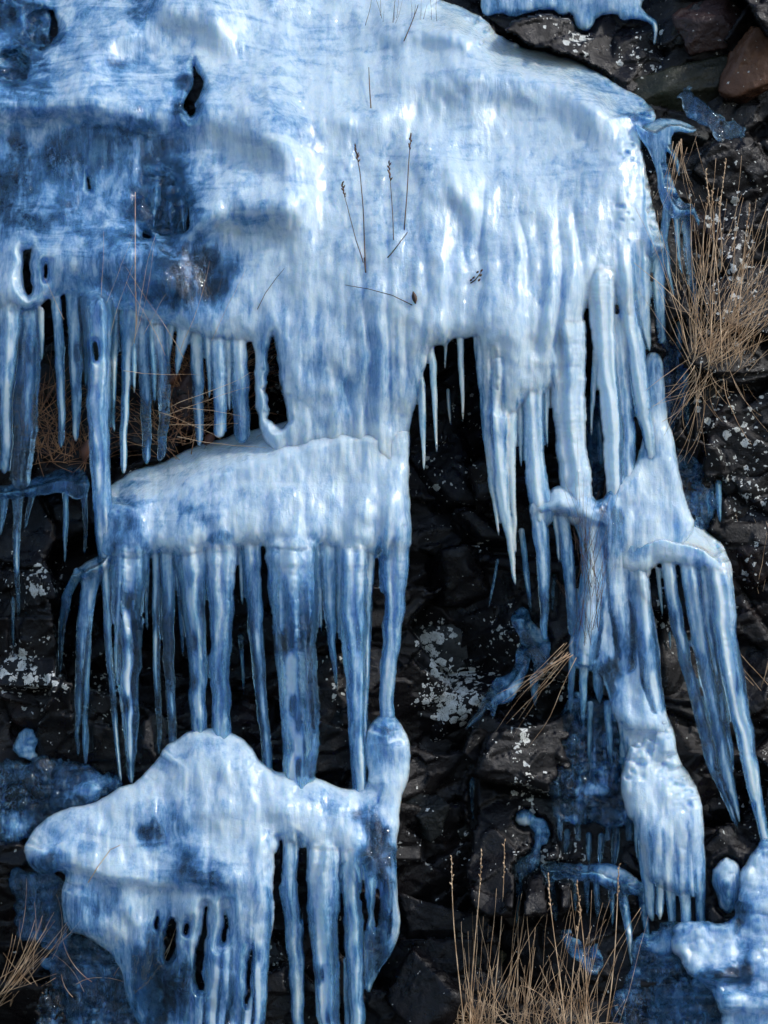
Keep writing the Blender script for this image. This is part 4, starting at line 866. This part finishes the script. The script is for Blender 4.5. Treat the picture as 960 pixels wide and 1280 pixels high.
def stalk(label, pts, r=.8, mat=STRAW_DARK, hd=True, seed=0, lift=3):
    xs = np.array([p[0] for p in pts], float); ys = np.array([p[1] for p in pts], float); t = np.linspace(0, 1, len(xs)); tt = np.linspace(0, 1, 16)
    x = np.interp(tt, t, xs); y = np.interp(tt, t, ys)
    x = np.convolve(np.pad(x, 1, 'edge'), [.25, .5, .25], 'valid')
    d = np.array([F_at(a, b) for a, b in zip(x, y)])+lift
    k0 = int(np.argmax(y)); 
    lean = np.maximum.accumulate(d[::-1])[::-1] if y[0] > y[-1] else np.maximum(d, 0*d+d[-1]*.6+d*.4)
    d = np.maximum(d, lean*.3+d*.7)
    d = d-np.where(y > y.max()-6, 5, 0)
    P = W(x, y, d); V, F = tube(P, np.linspace(.6, 1, 16)*r*S)
    loc = P[-1]
    root = empty('grass_stalk', loc, label, 'grass stalk', 'single stalks on the ice'); mesh_obj('stem', V, F, mat, root)
    if hd:
        rs = np.random.RandomState(seed); v2, f2 = head(np.stack([x, y, d], 1)[:4], rs, 2.0); mesh_obj('seed_head', v2, f2, mat, root)
    return root
stalk('dark stalk with drooping seed head, second from left on the smooth ice', [(444, 184), (450, 215), (454, 260), (457, 340)], seed=1)
stalk('tallest dark stalk with seed head, rightmost on the smooth ice', [(514, 169), (511, 200), (509, 240), (505, 290)], seed=2)
stalk('thin stalk standing between the two taller ones on smooth ice', [(486, 205), (489, 240), (491, 270), (492, 302)], r=.6, seed=3)
stalk('leaning pale stalk, leftmost of the group on smooth ice', [(427, 230), (434, 258), (445, 300), (455, 330)], r=.6, seed=4)
stalk('short dark upright stalk in the dent above the group', [(461, 84), (462, 110), (464, 140)], seed=5, hd=False)
stalk('long slanting stalk at the top of the ice', [(523, 6), (514, 30), (503, 56)], seed=6, hd=False)
stalk('bent twig lying on the ice below the tallest stalk', [(510, 290), (500, 303), (490, 316), (479, 328)], seed=7, hd=False, lift=2)
stalk('long fine twig arched across the ice above the broad curtain', [(430, 356), (460, 361), (490, 369), (527, 387)], r=.6, seed=8, hd=False, lift=2)
stalk('fine curved stalk above the slit in the ice', [(356, 335), (345, 348), (332, 366), (318, 394)], r=.5, seed=9, hd=False)
stalk('straight pale stalk rising before the left hollow', [(169, 240), (169, 300), (169, 360), (171, 410)], r=.6, mat=STRAW, seed=10, hd=False)
stalk('thin stalk with a hooked tip over the mound', [(151, 1056), (138, 1062), (122, 1084), (106, 1110)], r=.6, mat=STRAW, seed=11, hd=False)
stalk('forked fleck of dark twig on the ice above the slit curtain', [(455, 322), (456, 330), (458, 346)], r=.9, seed=12, hd=False, lift=2)
def leaf(label, px, py, L, w_, rot, mat=LEAF, d=None, name='dead_leaf', cat='leaf'):
    d = F_at(px, py)+1 if d is None else d; V = []; Fq = []; n = 9; m = 5
    for i in range(n):
        t = i/(n-1); ww = w_*math.sin(math.pi*min(.97, max(.03, t)))**.8
        for j in range(m):
            s_ = j/(m-1)*2-1; x = s_*ww; y = (t-.5)*L; a = math.radians(rot)
            V.append((px+x*math.cos(a)-y*math.sin(a), py+x*math.sin(a)+y*math.cos(a), d+3*(1-abs(s_))+2*math.sin(t*3)))
    top = np.array(V); bot = top.copy(); bot[:, 2] -= .7
    A = np.concatenate([top, bot]); k = n*m
    for i in range(n-1):
        for j in range(m-1):
            q = (i*m+j, i*m+j+1, (i+1)*m+j+1, (i+1)*m+j); Fq.append(q); Fq.append(tuple(k+v for v in q[::-1]))
    for i in range(n-1):
        Fq.append((i*m, (i+1)*m, k+(i+1)*m, k+i*m)); Fq.append((i*m+m-1, k+i*m+m-1, k+(i+1)*m+m-1, (i+1)*m+m-1))
    P = W(A[:, 0], A[:, 1], A[:, 2]); loc = P.mean(0); o = mesh_obj(name, P-loc, Fq, mat); o.location = loc
    return tag(o, label, cat)
leaf('small dark oval seed stuck on the smooth ice', 518, 372, 16, 3.2, -12, STRAW_DARK, name='seed', cat='seed')
leaf('rust coloured dead leaf tangled in straw in the left hollow', 214, 473, 26, 8, 60, d=4)
leaf('orange brown dead leaf behind the big icicle at far left', 107, 564, 28, 7, 8, d=0)
leaf('dull red leaf low in the straw near the ledge', 262, 548, 20, 6, 40, d=6)
sp = empty('sprig', W(595, 350, F_at(595, 350)+2), 'tiny dark sprig with buds on the bright ice', 'sprig')
pp = np.array([(588, 354), (594, 350), (598, 345), (602, 339)], float); dd_ = F_at(596, 346)+4
v_, f_q = tube(W(pp[:, 0], pp[:, 1], np.full(4, dd_)), np.array([.8, .8, .7, .5])*S); mesh_obj('twig', v_, f_q, STRAW_DARK, sp)
for (bx, by) in [(589, 350), (592, 347), (599, 350), (601, 344), (597, 340), (602, 338)]:
    q = np.array([(bx-1.5, by+1.5, dd_), (bx, by, dd_+1), (bx+1.5, by-1.5, dd_)]); v_, f_q = tube(W(q[:, 0], q[:, 1], q[:, 2]), np.array([.5, 1.5, .4])*S, 6) if False else tube(W(q[:, 0], q[:, 1], q[:, 2]), np.array([.5, 1.5, .4])*S)
    mesh_obj('bud', v_, f_q, STRAW_DARK, sp)

# ------------------------------------------------------------------ light
w = bpy.data.worlds.new('World'); scene.world = w; w.use_nodes = True; nt = w.node_tree
bg = nt.nodes['Background']; sky = nt.nodes.new('ShaderNodeTexSky'); sky.sky_type = 'NISHITA'; sky.sun_disc = False
EL, AZ = math.radians(42), math.radians(112)
sky.sun_elevation = EL; sky.sun_rotation = AZ; bg.inputs[1].default_value = .125
nt.links.new(sky.outputs[0], bg.inputs[0])
sd = bpy.data.lights.new('sun', 'SUN'); so = bpy.data.objects.new('sun', sd); C.objects.link(so)
sdir = Vector((math.sin(AZ)*math.cos(EL), math.cos(AZ)*math.cos(EL), math.sin(EL)))
so.rotation_euler = sdir.to_track_quat('Z', 'Y').to_euler(); sd.energy = 1.3; sd.angle = math.radians(5); sd.color = (1, .97, .92)
scene.view_settings.view_transform = 'Standard'; scene.view_settings.look = 'None'; scene.view_settings.gamma = 1
scene.view_settings.use_curve_mapping = False; scene.view_settings.exposure = .8
scene.cycles.max_bounces = 9; scene.cycles.transmission_bounces = 7; scene.cycles.use_adaptive_sampling = True; scene.cycles.adaptive_threshold = .025; scene.cycles.caustics_reflective = False; scene.cycles.caustics_refractive = True
scene.cycles.sample_clamp_indirect = 4; scene.cycles.use_denoising = True
